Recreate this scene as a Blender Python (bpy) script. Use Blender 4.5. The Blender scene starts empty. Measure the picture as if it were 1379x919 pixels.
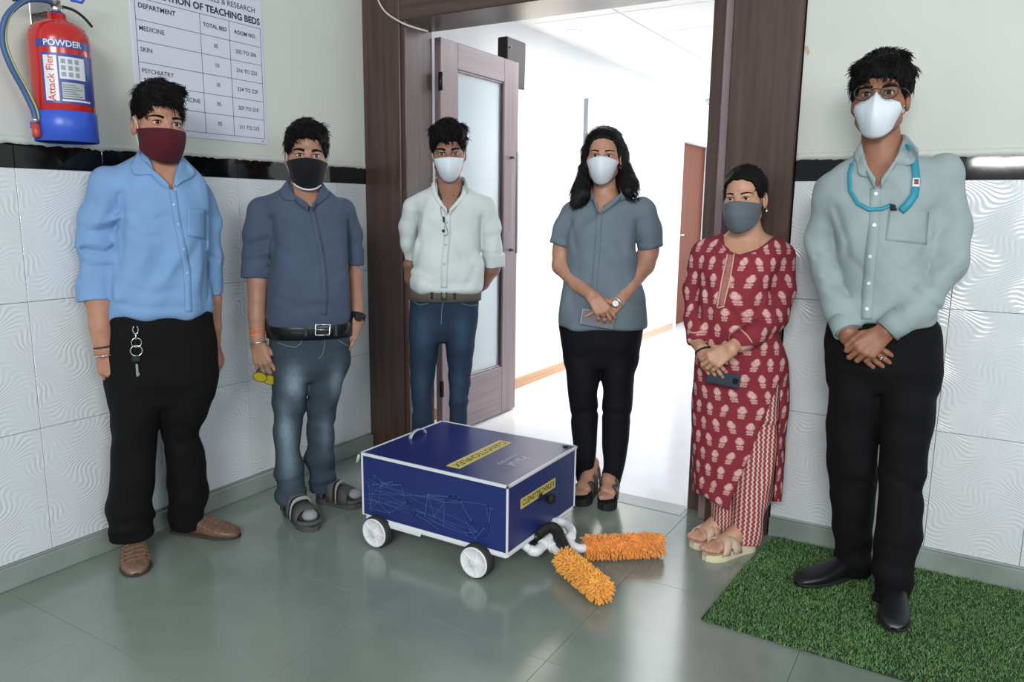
import bpy, bmesh, math, random
import numpy as np
from mathutils import Vector, Matrix
from mathutils.bvhtree import BVHTree
random.seed(7); rng = np.random.default_rng(7)
SC = bpy.context.scene
COL = SC.collection

# ------------------------------------------------------------------ camera
F_PX, YAW, PITCH, ROLL = 1023.327, 0.540305, 0.174077, -0.011520
CAM = np.array([2.700627, -3.041985, 1.3])
CX, CY = 689.5, 459.5
def cam_axes():
    f = np.array([-math.sin(YAW)*math.cos(PITCH), math.cos(YAW)*math.cos(PITCH), -math.sin(PITCH)])
    r = np.array([math.cos(YAW), math.sin(YAW), 0.])
    d = np.cross(f, r)
    c, s = math.cos(ROLL), math.sin(ROLL)
    return np.array([c*r+s*d, -s*r+c*d, f])
RC = cam_axes()
cd = bpy.data.cameras.new('camera'); cam = bpy.data.objects.new('camera', cd); COL.objects.link(cam)
cd.sensor_width = 36.0; cd.lens = F_PX/1379*36.0; cd.clip_start = 0.05; cd.clip_end = 100
cam.matrix_world = Matrix((
    (RC[0][0], -RC[1][0], -RC[2][0], CAM[0]),
    (RC[0][1], -RC[1][1], -RC[2][1], CAM[1]),
    (RC[0][2], -RC[1][2], -RC[2][2], CAM[2]), (0, 0, 0, 1)))
SC.camera = cam

# ------------------------------------------------------------------ light and exposure
SC.view_settings.view_transform = 'Standard'; SC.view_settings.look = 'None'
SC.view_settings.exposure = 0.0; SC.view_settings.gamma = 1.0; SC.view_settings.use_curve_mapping = False
W = bpy.data.worlds.new('world'); SC.world = W; W.use_nodes = True
bg = W.node_tree.nodes['Background']; bg.inputs['Color'].default_value = (0.86, 0.95, 1.0, 1); bg.inputs['Strength'].default_value = 0.42
def area(name, loc, target, sx, sy, power, color):
    l = bpy.data.lights.new(name, 'AREA'); l.shape = 'RECTANGLE'; l.size = sx; l.size_y = sy; l.energy = power; l.color = color
    o = bpy.data.objects.new(name, l); COL.objects.link(o); o.location = loc
    o.rotation_euler = (Vector(target)-Vector(loc)).to_track_quat('-Z', 'Y').to_euler(); return o
area('window_light', (3.4, -5.6, 2.75), (1.5, -0.3, 0.9), 1.8, 1.1, 170, (1.0, 0.99, 0.97))
area('tube_light', (3.32, -6.0, 1.80), (3.32, 0, 1.80), 1.4, 0.05, 22, (1.0, 1.0, 0.98))
area('window_light_side', (5.6, -3.4, 2.3), (1.4, -0.6, 0.9), 1.6, 1.6, 60, (0.95, 0.98, 1.0))
area('corridor_ceiling_panel', (1.0, 3.2, 2.47), (1.0, 3.2, 0), 1.2, 4.4, 58, (0.96, 0.97, 1.0))
area('corridor_window_light', (1.0, 7.6, 1.5), (1.0, 0, 0.9), 1.8, 2.0, 80, (0.90, 0.96, 1.0))

# ------------------------------------------------------------------ materials
def lin(c):
    if isinstance(c, str):
        c = [int(c[i:i+2], 16)/255 for i in (1, 3, 5)]
        c = [x/12.92 if x <= .04045 else ((x+.055)/1.055)**2.4 for x in c]
    return (c[0], c[1], c[2], 1.0)
class NT:
    def __init__(s, name):
        s.m = bpy.data.materials.new(name); s.m.use_nodes = True; s.t = s.m.node_tree
        s.b = s.t.nodes['Principled BSDF']
    def n(s, typ, **kw):
        nd = s.t.nodes.new(typ)
        for k, v in kw.items():
            if k.startswith('i_'):
                nd.inputs[k[2:].replace('_', ' ')].default_value = v
            else: setattr(nd, k, v)
        return nd
    def l(s, a, b): s.t.links.new(a, b)
    def val(s, x, sock):
        if isinstance(x, (int, float)): sock.default_value = x
        else: s.l(x, sock)
    def math(s, op, a, b=0.0, c=None, clamp=False):
        nd = s.t.nodes.new('ShaderNodeMath'); nd.operation = op; nd.use_clamp = clamp
        s.val(a, nd.inputs[0]); s.val(b, nd.inputs[1])
        if c is not None: s.val(c, nd.inputs[2])
        return nd.outputs[0]
    def mix(s, fac, a, b):
        nd = s.t.nodes.new('ShaderNodeMix'); nd.data_type = 'RGBA'
        s.val(fac, nd.inputs[0])
        for x, so in ((a, nd.inputs[6]), (b, nd.inputs[7])):
            if isinstance(x, tuple): so.default_value = x
            else: s.l(x, so)
        return nd.outputs[2]
    def coords(s, kind='Object'):
        return s.n('ShaderNodeTexCoord').outputs[kind]
    def noise(s, scale, detail=2.0, vec=None, stretch=None):
        nd = s.n('ShaderNodeTexNoise'); nd.inputs['Scale'].default_value = scale; nd.inputs['Detail'].default_value = detail
        v = vec or s.coords()
        if stretch:
            mp = s.n('ShaderNodeMapping'); mp.inputs['Scale'].default_value = stretch; s.l(v, mp.inputs[0]); v = mp.outputs[0]
        s.l(v, nd.inputs['Vector']); return nd.outputs['Fac']
    def ramp(s, fac, lo, hi):
        nd = s.n('ShaderNodeMapRange'); nd.inputs[1].default_value = lo; nd.inputs[2].default_value = hi
        s.val(fac, nd.inputs[0]); return nd.outputs[0]
    def bump(s, h, strength=.3, dist=.002):
        nd = s.n('ShaderNodeBump'); nd.inputs['Strength'].default_value = strength; nd.inputs['Distance'].default_value = dist
        s.l(h, nd.inputs['Height']); s.l(nd.outputs[0], s.b.inputs['Normal'])
def mat(name, col, rough=.5, metal=0., var=.0, vscale=8., bump=0., bscale=200., bdist=.002, spec=None, stretch=None, trans=0., sheen=0., coat=0.):
    t = NT(name); b = t.b
    b.inputs['Roughness'].default_value = rough; b.inputs['Metallic'].default_value = metal
    c = lin(col); b.inputs['Base Color'].default_value = c
    if spec is not None: b.inputs['Specular IOR Level'].default_value = spec
    if trans: b.inputs['Transmission Weight'].default_value = trans
    if sheen: b.inputs['Sheen Weight'].default_value = sheen
    if coat: b.inputs['Coat Weight'].default_value = coat
    if var:
        f = t.ramp(t.noise(vscale, 3, stretch=stretch), .3, .7)
        lo = tuple(x*(1-var) for x in c[:3])+(1,); hi = tuple(min(1, x*(1+var)) for x in c[:3])+(1,)
        t.l(t.mix(f, lo, hi), b.inputs['Base Color'])
    if bump: t.bump(t.noise(bscale, 2, stretch=stretch), bump, bdist)
    return t.m
def cloth(name, col, weave=900., rough=.88, var=.06): 
    return mat(name, col, rough, var=var, vscale=14, bump=.25, bscale=weave, bdist=.001, spec=.2, sheen=.06)

# ------------------------------------------------------------------ mesh helpers
def mesh_np(name, V, Q, smooth=True):
    me = bpy.data.meshes.new(name)
    V = np.asarray(V, np.float32); Q = np.asarray(Q, np.int32); k = Q.shape[1]
    me.vertices.add(len(V)); me.vertices.foreach_set('co', V.ravel())
    me.loops.add(Q.size); me.loops.foreach_set('vertex_index', Q.ravel())
    me.polygons.add(len(Q)); me.polygons.foreach_set('loop_start', np.arange(0, Q.size, k, dtype=np.int32))
    me.polygons.foreach_set('use_smooth', np.full(len(Q), smooth, dtype=bool))
    me.update(calc_edges=True); me.validate(); return me
def link(name, me, m=None, parent=None):
    o = bpy.data.objects.new(name, me); COL.objects.link(o)
    if m is not None and me is not None:
        for x in (m if isinstance(m, (list, tuple)) else [m]): me.materials.append(x)
    if parent is not None: o.parent = parent
    return o
class MB:
    """collects simple shapes into one mesh"""
    def __init__(s): s.bm = bmesh.new()
    def box(s, lo, hi, bevel=0., M=None, seg=1):
        lo = Vector(lo); hi = Vector(hi)
        r = bmesh.ops.create_cube(s.bm, size=1.0); vs = r['verts']
        for v in vs: v.co = Vector(((lo[i]+hi[i])/2+(hi[i]-lo[i])*v.co[i] for i in range(3)))
        if bevel:
            es = list({e for v in vs for e in v.link_edges})
            rb = bmesh.ops.bevel(s.bm, geom=es, offset=bevel, segments=seg, affect='EDGES', profile=.5)
            vs = list({v for f in rb['faces'] for v in f.verts} | {v for v in vs if v.is_valid})
        if M is not None:
            for v in vs: v.co = M @ v.co
        return s
    def tube(s, pts, r, n=10, cap=True, closed=False):
        pts = [Vector(p) for p in pts]; N = len(pts); rs = r if isinstance(r, (list, tuple)) else [r]*N
        rings = []; up = None
        for i, p in enumerate(pts):
            if closed: t = pts[(i+1) % N]-pts[i-1]
            else: t = pts[min(i+1, N-1)]-pts[max(i-1, 0)]
            t = t.normalized() if t.length > 0 else Vector((0, 0, 1))
            if up is None: up = t.orthogonal().normalized()
            up = up-t*up.dot(t)
            up = up.normalized() if up.length > 1e-6 else t.orthogonal().normalized()
            sd = t.cross(up)
            rings.append([s.bm.verts.new(p+(up*math.cos(a)+sd*math.sin(a))*rs[i]) for a in (2*math.pi*k/n for k in range(n))])
        for i in range(N if closed else N-1):
            A, B = rings[i], rings[(i+1) % N]
            for k in range(n):
                f = s.bm.faces.new((A[k], A[(k+1) % n], B[(k+1) % n], B[k])); f.smooth = True
        if cap and not closed:
            s.bm.faces.new(rings[0][::-1]); s.bm.faces.new(rings[-1])
        return s
    def lathe(s, prof, M=None, n=24, cap=True):
        rings = []
        for r, z in prof:
            rings.append([s.bm.verts.new((M @ Vector((r*math.cos(a), r*math.sin(a), z))) if M else Vector((r*math.cos(a), r*math.sin(a), z))) for a in (2*math.pi*k/n for k in range(n))])
        for A, B in zip(rings, rings[1:]):
            for k in range(n):
                f = s.bm.faces.new((A[k], A[(k+1) % n], B[(k+1) % n], B[k])); f.smooth = True
        if cap: s.bm.faces.new(rings[0][::-1]); s.bm.faces.new(rings[-1])
        return s
    def grid(s, rows, closed_u=False):
        R = [[s.bm.verts.new(Vector(p)) for p in row] for row in rows]
        for A, B in zip(R, R[1:]):
            n = len(A)
            for k in range(n if closed_u else n-1):
                try:
                    f = s.bm.faces.new((A[k], A[(k+1) % n], B[(k+1) % n], B[k])); f.smooth = True
                except ValueError: pass
        return R
    def poly(s, pts):
        return s.bm.faces.new([s.bm.verts.new(Vector(p)) for p in pts])
    def prism(s, pts, vec):
        a = [s.bm.verts.new(Vector(p)) for p in pts]; v = Vector(vec); b = [s.bm.verts.new(x.co+v) for x in a]
        n = len(a); s.bm.faces.new(a[::-1]); s.bm.faces.new(b)
        for i in range(n): s.bm.faces.new((a[i], a[(i+1) % n], b[(i+1) % n], b[i]))
        return s
    def build(s, name, m, parent=None, solid=0., smooth=None, offset=0.):
        me = bpy.data.meshes.new(name)
        bmesh.ops.recalc_face_normals(s.bm, faces=s.bm.faces[:])
        if smooth is not None:
            for f in s.bm.faces: f.smooth = smooth
        s.bm.to_mesh(me); s.bm.free(); o = link(name, me, m, parent)
        if solid:
            md = o.modifiers.new('solid', 'SOLIDIFY'); md.thickness = solid; md.offset = offset
        return o
def tag(o, label=None, cat=None, group=None, kind=None):
    if label: o['label'] = label
    if cat: o['category'] = cat
    if group: o['group'] = group
    if kind: o['kind'] = kind
    return o
def empty(name, loc, rz=0., label=None, cat=None, group=None):
    o = bpy.data.objects.new(name, None); COL.objects.link(o); o.location = loc; o.rotation_euler = (0, 0, rz); o.empty_display_size = .1
    return tag(o, label, cat, group)
def text_mesh(s, size, align='LEFT', bold=0.):
    c = bpy.data.curves.new('t', 'FONT'); c.body = s; c.size = size; c.align_x = align; c.align_y = 'CENTER'; c.resolution_u = 3; c.offset = bold
    o = bpy.data.objects.new('t', c); COL.objects.link(o)
    bpy.context.view_layer.update()
    me = bpy.data.meshes.new_from_object(o.evaluated_get(bpy.context.evaluated_depsgraph_get()))
    bpy.data.objects.remove(o); bpy.data.curves.remove(c)
    return me
def text_obj(name, s, size, M, m, parent, align='LEFT', bold=0., warp=None):
    """flat lettering; M maps the text plane to the parent's space"""
    me = text_mesh(s, size, align, bold)
    for v in me.vertices:
        v.co = warp(v.co) if warp else M @ v.co
    me.materials.clear()
    return link(name, me, m, parent)

# ------------------------------------------------------------------ the setting
M_floor = NT('kota_stone'); t = M_floor
cz = t.coords()
n1 = t.ramp(t.noise(1.3, 4, cz), .35, .7); n2 = t.ramp(t.noise(7, 5, cz), .3, .75)
c = t.mix(n1, lin('#717d74'), lin('#869189'))
t.l(t.mix(t.math('MULTIPLY', n2, .35), c, lin('#929c95')), t.b.inputs['Base Color'])
t.l(t.math('MULTIPLY_ADD', n1, .07, .15), t.b.inputs['Roughness']); t.b.inputs['Specular IOR Level'].default_value = .95
t.bump(t.noise(1.6, 1, cz), .04, .004)
M_floor = t.m
M_joint = mat('joint_grout', '#667068', .7)
M_grout = mat('wall_grout', '#aab0b2', .8)
M_paint = mat('wall_paint', '#c9cdc6', .75, var=.03, vscale=3, bump=.08, bscale=60)
def wave_tile():
    t = NT('wave_tile'); o = t.coords()
    sp = t.n('ShaderNodeSeparateXYZ'); t.l(o, sp.inputs[0])
    x, z = sp.outputs[0], sp.outputs[2]
    w1 = t.math('MULTIPLY', t.math('SINE', t.math('MULTIPLY_ADD', x, 2*math.pi/.30, t.math('MULTIPLY', t.math('SINE', t.math('MULTIPLY', z, 2*math.pi/.225)), .9))), .050)
    ph = t.math('MULTIPLY', t.math('ADD', z, w1), 2*math.pi/.0165)
    amp = t.math('MULTIPLY_ADD', t.math('SINE', t.math('MULTIPLY_ADD', x, 2*math.pi/.15, t.math('MULTIPLY', z, 9.))), .35, .65)
    h = t.math('MULTIPLY', t.math('SINE', ph), amp)
    t.bump(h, .28, .0022)
    t.b.inputs['Base Color'].default_value = lin('#d6dce0'); t.b.inputs['Roughness'].default_value = .16; t.b.inputs['Specular IOR Level'].default_value = .55
    return t.m
M_tile = wave_tile()
M_black = mat('black_tile', '#0c0d0e', .05, var=.3, vscale=12, bump=.03, bscale=14)
M_skirt = mat('skirting_stone', '#8b9690', .35, var=.18, vscale=5, bump=.1, bscale=40)
def wood(name, c1, c2, axis=2, rough=.32, coat=.3):
    t = NT(name); st = [40, 40, 40]; st[axis] = 1.6
    f = t.ramp(t.noise(1.0, 5, stretch=tuple(st)), .3, .7)
    st2 = [110, 110, 110]; st2[axis] = 2.5
    g = t.noise(1.0, 3, stretch=tuple(st2))
    cc = t.mix(f, lin(c1), lin(c2)); t.l(cc, t.b.inputs['Base Color'])
    t.b.inputs['Roughness'].default_value = rough; t.b.inputs['Coat Weight'].default_value = coat*.5; t.b.inputs['Coat Roughness'].default_value = .25
    t.bump(g, .08, .001); return t.m
M_wood_v = wood('dark_wood_vertical', '#3b2b25', '#54403a')
M_wood_x = wood('dark_wood_across', '#3b2b25', '#54403a', 0)
M_leaf = wood('door_leaf_wood', '#77656a', '#8a787c')
M_leaf_y = wood('door_leaf_rail_wood', '#77656a', '#8a787c', 1)
M_brown = mat('corridor_door_wood', '#6e3d2c', .75, var=.12, vscale=1.0, stretch=(40, 40, 1.6), spec=.1)
M_oak = wood('corridor_skirting_wood', '#b78a63', '#c79a73', 1)
M_white = mat('white_paint', '#e8eaec', .6)
M_cfloor = mat('corridor_vitrified_tile', '#dfe3ea', .14, var=.02)
M_ceil = mat('ceiling_white', '#eeeeec', .8)
M_steel = mat('brushed_steel', '#b8b8b6', .3, 1.)
M_dkmetal = mat('dark_metal', '#2a2728', .35, .6)

HB, HS, TH, TW, BT = 1.4092, 0.0787, 0.4413, 0.29564, 1.4925
CH = 2.95                                   # room wall height
GAP = .0016
def box_obj(name, lo, hi, m, parent=None, bevel=0., label=None, kind=None, cat=None):
    o = MB().box(lo, hi, bevel).build(name, m, parent); return tag(o, label, cat, None, kind)
floor = box_obj('floor', (-0.02, -4.6, -.06), (5.0, 0.10, -.006), M_joint, kind='structure')
# slabs of the floor: children of the floor
S = .62
xs0 = [0.0]+[x for x in np.arange(1.137-2*S, 5.0, S) if x > .05]+[5.0]
ys0 = [-4.6]+[y for y in np.arange(-1.254-6*S, .05, S) if y > -4.55 and y < .05]+[.10]
for i in range(len(xs0)-1):
    for j in range(len(ys0)-1):
        x0, x1, y0, y1 = xs0[i], xs0[i+1], ys0[j], ys0[j+1]
        if y1 < -3.4: continue
        me = MB().box((x0+.0006, y0+.0006, -.02), (x1-.0006, y1-.0006, -rng.uniform(0, .0003)), .0005).build('slab', M_floor, floor)
MB().box((0, -4.6, -.02), (5.0, max(y for y in ys0 if y <= -3.3), 0)).build('slab', M_floor, floor)

def wave_wall(name, origin, along, normal, i0, i1, wall_len0, wall_len1, skip=()):
    """wall body + tiles; along = unit vector of the wall, normal = into the room"""
    A, N = Vector(along), Vector(normal); O = Vector(origin)
    rot = Matrix((A.to_tuple(), (-N).to_tuple(), (0, 0, 1))).transposed().to_4x4()
    def P(s, n, z): return O+A*s+N*n+Vector((0, 0, z))
    b = MB()
    def bx(s0, s1, n0, n1, z0, z1, mb):
        a, c = P(s0, n0, z0), P(s1, n1, z1)
        mb.box([min(a[k], c[k]) for k in range(3)], [max(a[k], c[k]) for k in range(3)])
    bx(wall_len0, wall_len1, -.20, -.010, -.05, CH, b)
    w = tag(b.build(name, M_grout, None), None, None, None, 'structure')
    up = MB(); bx(wall_len0, wall_len1, -.012, .0, BT, CH, up); up.build('painted_plaster', M_paint, w)
    tile_me = MB().box((GAP/2, -.0, GAP/2), (TW-GAP/2, .010, TH-GAP/2), .0012).build('tmp', M_tile); tm = tile_me.data; bpy.data.objects.remove(tile_me)
    bl = MB().box((GAP/2, -.0, GAP/2), (TW-GAP/2, .011, BT-HB-.004), .001).build('tmp', M_black); bm_ = bl.data; bpy.data.objects.remove(bl)
    def put(me, nm, s, z, dn=0.):
        o = link(nm, me, None, w); o.matrix_basis = Matrix.Translation(P(s, dn, z)) @ rot
    for i, s, wd in i0:
        for r in range(3):
            z = HB-TH*(r+1)
            if wd > .99: put(tm, 'tile', s, z, rng.uniform(-.0006, .0006))
            else:
                q = MB().box((GAP/2, 0, GAP/2), (TW*wd-GAP/2, .010, TH-GAP/2), .0012).build('tmp', M_tile); qm = q.data; bpy.data.objects.remove(q); put(qm, 'tile', s, z)
        if wd > .99: put(bm_, 'black_tile', s, HB, rng.uniform(.0, .001))
        else:
            q = MB().box((GAP/2, 0, GAP/2), (TW*wd-GAP/2, .011, BT-HB-.004), .001).build('tmp', M_black); qm = q.data; bpy.data.objects.remove(q); put(qm, 'black_tile', s, HB)
    # ragged plaster edge over the black band
    e = MB(); n = int((i0[-1][1]+TW-i0[0][1])/.012); s0 = i0[0][1]
    rows = [[], []]
    for k in range(n+1):
        s = s0+k*.012; z = BT-.004-abs(rng.normal(0, .003))
        rows[0].append(P(s, .0025, z)); rows[1].append(P(s, .0025, BT+.02))
    e.grid(rows); e.build('plaster_edge', M_paint, w, solid=.003)
    return w
Y0 = -1.704599
cols = [(k, Y0+TW*k, 1.0) for k in range(-5, 5)]+[(5, Y0+TW*5, (0-(Y0+TW*5))/TW)]
wave_wall('wall_left', (0, 0, 0), (0, 1, 0), (1, 0, 0), cols, None, -4.6, 0.0)
# back wall right of the door: tile joint at px 1292 -> x = 2.66
JX = 2.655; XR = 2.105
colsB = [(0, XR, (JX-TW-XR)/TW), (1, JX-TW, 1.0)]+[(k+2, JX+TW*k, 1.0) for k in range(0, 5)]
wave_wall('wall_back', (0, 0, 0), (1, 0, 0), (0, -1, 0), colsB, None, XR, 4.3)
bb = MB().box((0, -4.6, 0), (.018, 0, HS), .003).build('baseboard_left', M_skirt); tag(bb, kind='structure')
bb = MB().box((XR, -.018, 0), (4.3, 0, HS), .003).build('baseboard_back', M_skirt); tag(bb, kind='structure')
# wall over the door header
b = MB().box((-.2, .0, 2.36), (XR, .2, CH)).build('wall_back', M_paint); tag(b, kind='structure')

# door frame: stepped jambs, header
fr = empty('door_1', (1.05, 0, 0)); tag(fr, kind='structure')
def fbox(name, lo, hi, m, bev=.004, par=None):
    lo = Vector(lo)-Vector((1.05, 0, 0)); hi = Vector(hi)-Vector((1.05, 0, 0))
    return MB().box(lo, hi, bev).build(name, m, par or fr)
HZ = 2.178
fbox('jamb', (0.0, -.022, 0), (.235, .10, 2.36), M_wood_v)
fbox('jamb_moulding', (.232, -.010, 0), (.262, .11, HZ+.004), M_wood_v)
fbox('jamb', (-.05, .08, 0), (.20, .29, HZ+.01), M_wood_v)
fbox('jamb', (1.845, -.022, 0), (2.10, .10, 2.36), M_wood_v)
fbox('jamb_moulding', (1.808, .0, 0), (1.842, .13, HZ+.004), M_leaf)  # paler leaf wood here paints in the lit edge of the jamb
fbox('jamb', (1.735, .085, 0), (1.90, .29, HZ+.01), M_wood_v)
fbox('header', (0.236, -.020, HZ), (1.844, .10, 2.36), M_wood_x)
fbox('header', (.19, .085, HZ+.008), (1.80, .285, 2.36), M_wood_x)
# open left leaf, hinged at the left jamb, turned into the corridor
LX = .235
def lbox(name, y0, y1, z0, z1, m, x0=LX-.042, x1=LX, bev=.003, par=None):
    return fbox(name, (x0, y0, z0), (x1, y1, z1), m, bev, par)
YA, YB = .315, 1.115
leaf = lbox('door_leaf', YA, YA+.155, .008, HZ-.012, M_leaf)
lbox('stile', YB-.165, YB, .008, HZ-.012, M_leaf)
lbox('rail', YA+.1555, YB-.1655, 2.03, HZ-.012, M_leaf_y)
lbox('rail', YA+.1555, YB-.1655, .008, .31, M_leaf_y)
lbox('glazing_bead', YA+.156, YA+.168, .31, 2.03, M_leaf, LX-.036, LX-.006)
lbox('glazing_bead', YB-.178, YB-.166, .31, 2.03, M_wood_v, LX-.038, LX-.002)
lbox('glazing_bead', YA+.168, YB-.178, .31, .322, M_leaf, LX-.036, LX-.006)
lbox('glazing_bead', YA+.168, YB-.178, 2.018, 2.03, M_leaf, LX-.036, LX-.006)
M_glass = NT('frosted_glass'); M_glass.b.inputs['Base Color'].default_value = lin('#dfe9ee'); M_glass.b.inputs['Roughness'].default_value = .38
M_glass.b.inputs['Transmission Weight'].default_value = .85; M_glass.b.inputs['IOR'].default_value = 1.3; M_glass = M_glass.m
lbox('glass_pane', YA+.160, YB-.170, .315, 2.025, M_glass, LX-.024, LX-.018, 0)
# long pull handle
hy = 1.03
h = MB(); h.tube([(LX-1.05+.0, hy, 1.60), (LX-1.05+.045, hy, 1.60)], .009); h.tube([(LX-1.05, hy, 1.04), (LX-1.05+.045, hy, 1.04)], .009)
h.box((LX-1.05+.040, hy-.010, 1.02), (LX-1.05+.056, hy+.010, 1.63), .003); h.build('pull_handle', M_steel, fr)
h = MB(); h.box((LX-1.05-.10, hy+.05, 1.14), (LX-1.05-.086, hy+.07, 1.62), .003); h.tube([(LX-1.05-.04, hy+.06, 1.60), (LX-1.05-.09, hy+.06, 1.60)], .008); h.tube([(LX-1.05-.04, hy+.06, 1.16), (LX-1.05-.09, hy+.06, 1.16)], .008); h.build('pull_handle', M_dkmetal, fr)
h = MB(); [h.lathe([(.012, z), (.012, z+.09)], Matrix.Translation((LX-1.05+.004, YA-.008, 0))) for z in (.25, 1.1, 1.9)]; h.build('hinge', M_dkmetal, fr)
# door magnet box above the leaf's free edge
mg = fbox('door_closer', (.15, 1.00, 2.02), (.22, 1.22, 2.30), M_dkmetal, .006)
b = MB(); b.lathe([(.006, 0), (.005, .006)], Matrix.Translation((.222-1.05, 1.03, 2.24)) @ Matrix.Rotation(math.pi/2, 4, 'Y'), 10); b.build('indicator_lamp', mat('red_led', '#c03030', .3), mg)

# corridor
CXW = -.055
cf = tag(MB().box((-2.2, .10, -.06), (2.6, 8.2, 0)).build('floor', M_cfloor), kind='structure')
b = MB().box((-.25, .29, 0), (CXW, 4.985, 2.55)); b.box((-.25, 4.985, 2.09), (CXW, 6.12, 2.55)); b.box((-.25, 6.12, 0), (CXW, 8.2, 2.55))
wcl = tag(b.build('wall_corridor_left', M_white), kind='structure')
tag(MB().box((2.6, .29, 0), (2.75, 8.2, 2.55)).build('wall_corridor_right', M_white), kind='structure')
tag(MB().box((-2.2, 8.2, 0), (2.75, 8.35, 2.55)).build('wall_corridor_end', M_white), kind='structure')
tag(MB().box((-.05, .292, HZ+.02), (2.6, .31, 2.55)).build('wall_corridor_front', M_white), kind='structure')
tag(MB().box((1.90, .292, 0), (2.6, .31, 2.55)).build('wall_corridor_front', M_white), kind='structure')
ce = tag(MB().box((-.25, .29, 2.52), (2.75, 8.35, 2.65)).build('ceiling', M_ceil), kind='structure')
b = MB().box((CXW, .30, 0), (CXW+.014, 4.96, .075), .003).build('baseboard_corridor', M_oak); tag(b, kind='structure')
# false-ceiling panels: a grid of recessed squares
pm = None
for i in range(4):
    for j in range(12):
        x0, y0 = .04+i*.62, .40+j*.62
        if pm is None:
            q = MB().box((0, 0, -.006), (.61, .61, 0), .003).build('tmp', M_ceil); pm = q.data; bpy.data.objects.remove(q)
        o = link('ceiling_panel', pm, None, ce); o.location = (x0, y0, 2.52)
d2 = empty('door_2', (CXW, 5.5, 0)); tag(d2, kind='structure')
def dbox(name, lo, hi, m, bev=.003):
    return MB().box(Vector(lo)-Vector((CXW, 5.5, 0)), Vector(hi)-Vector((CXW, 5.5, 0)), bev).build(name, m, d2)
dbox('door_frame', (CXW-.08, 4.985, 0), (CXW+.015, 5.06, 2.09), M_white)
dbox('door_frame', (CXW-.08, 6.045, 0), (CXW+.015, 6.12, 2.09), M_white)
dbox('door_frame', (CXW-.08, 5.06, 2.02), (CXW+.015, 6.045, 2.09), M_white)
dbox('door_leaf', (CXW-.10, 5.062, .01), (CXW-.06, 6.043, 2.018), M_brown)
h = MB(); h.tube([(-.06, -.36, 1.02), (-.01, -.36, 1.02), (-.005, -.36, 1.02), (-.005, -.26, 1.02)], .009); h.build('lever_handle', M_steel, d2)

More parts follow.
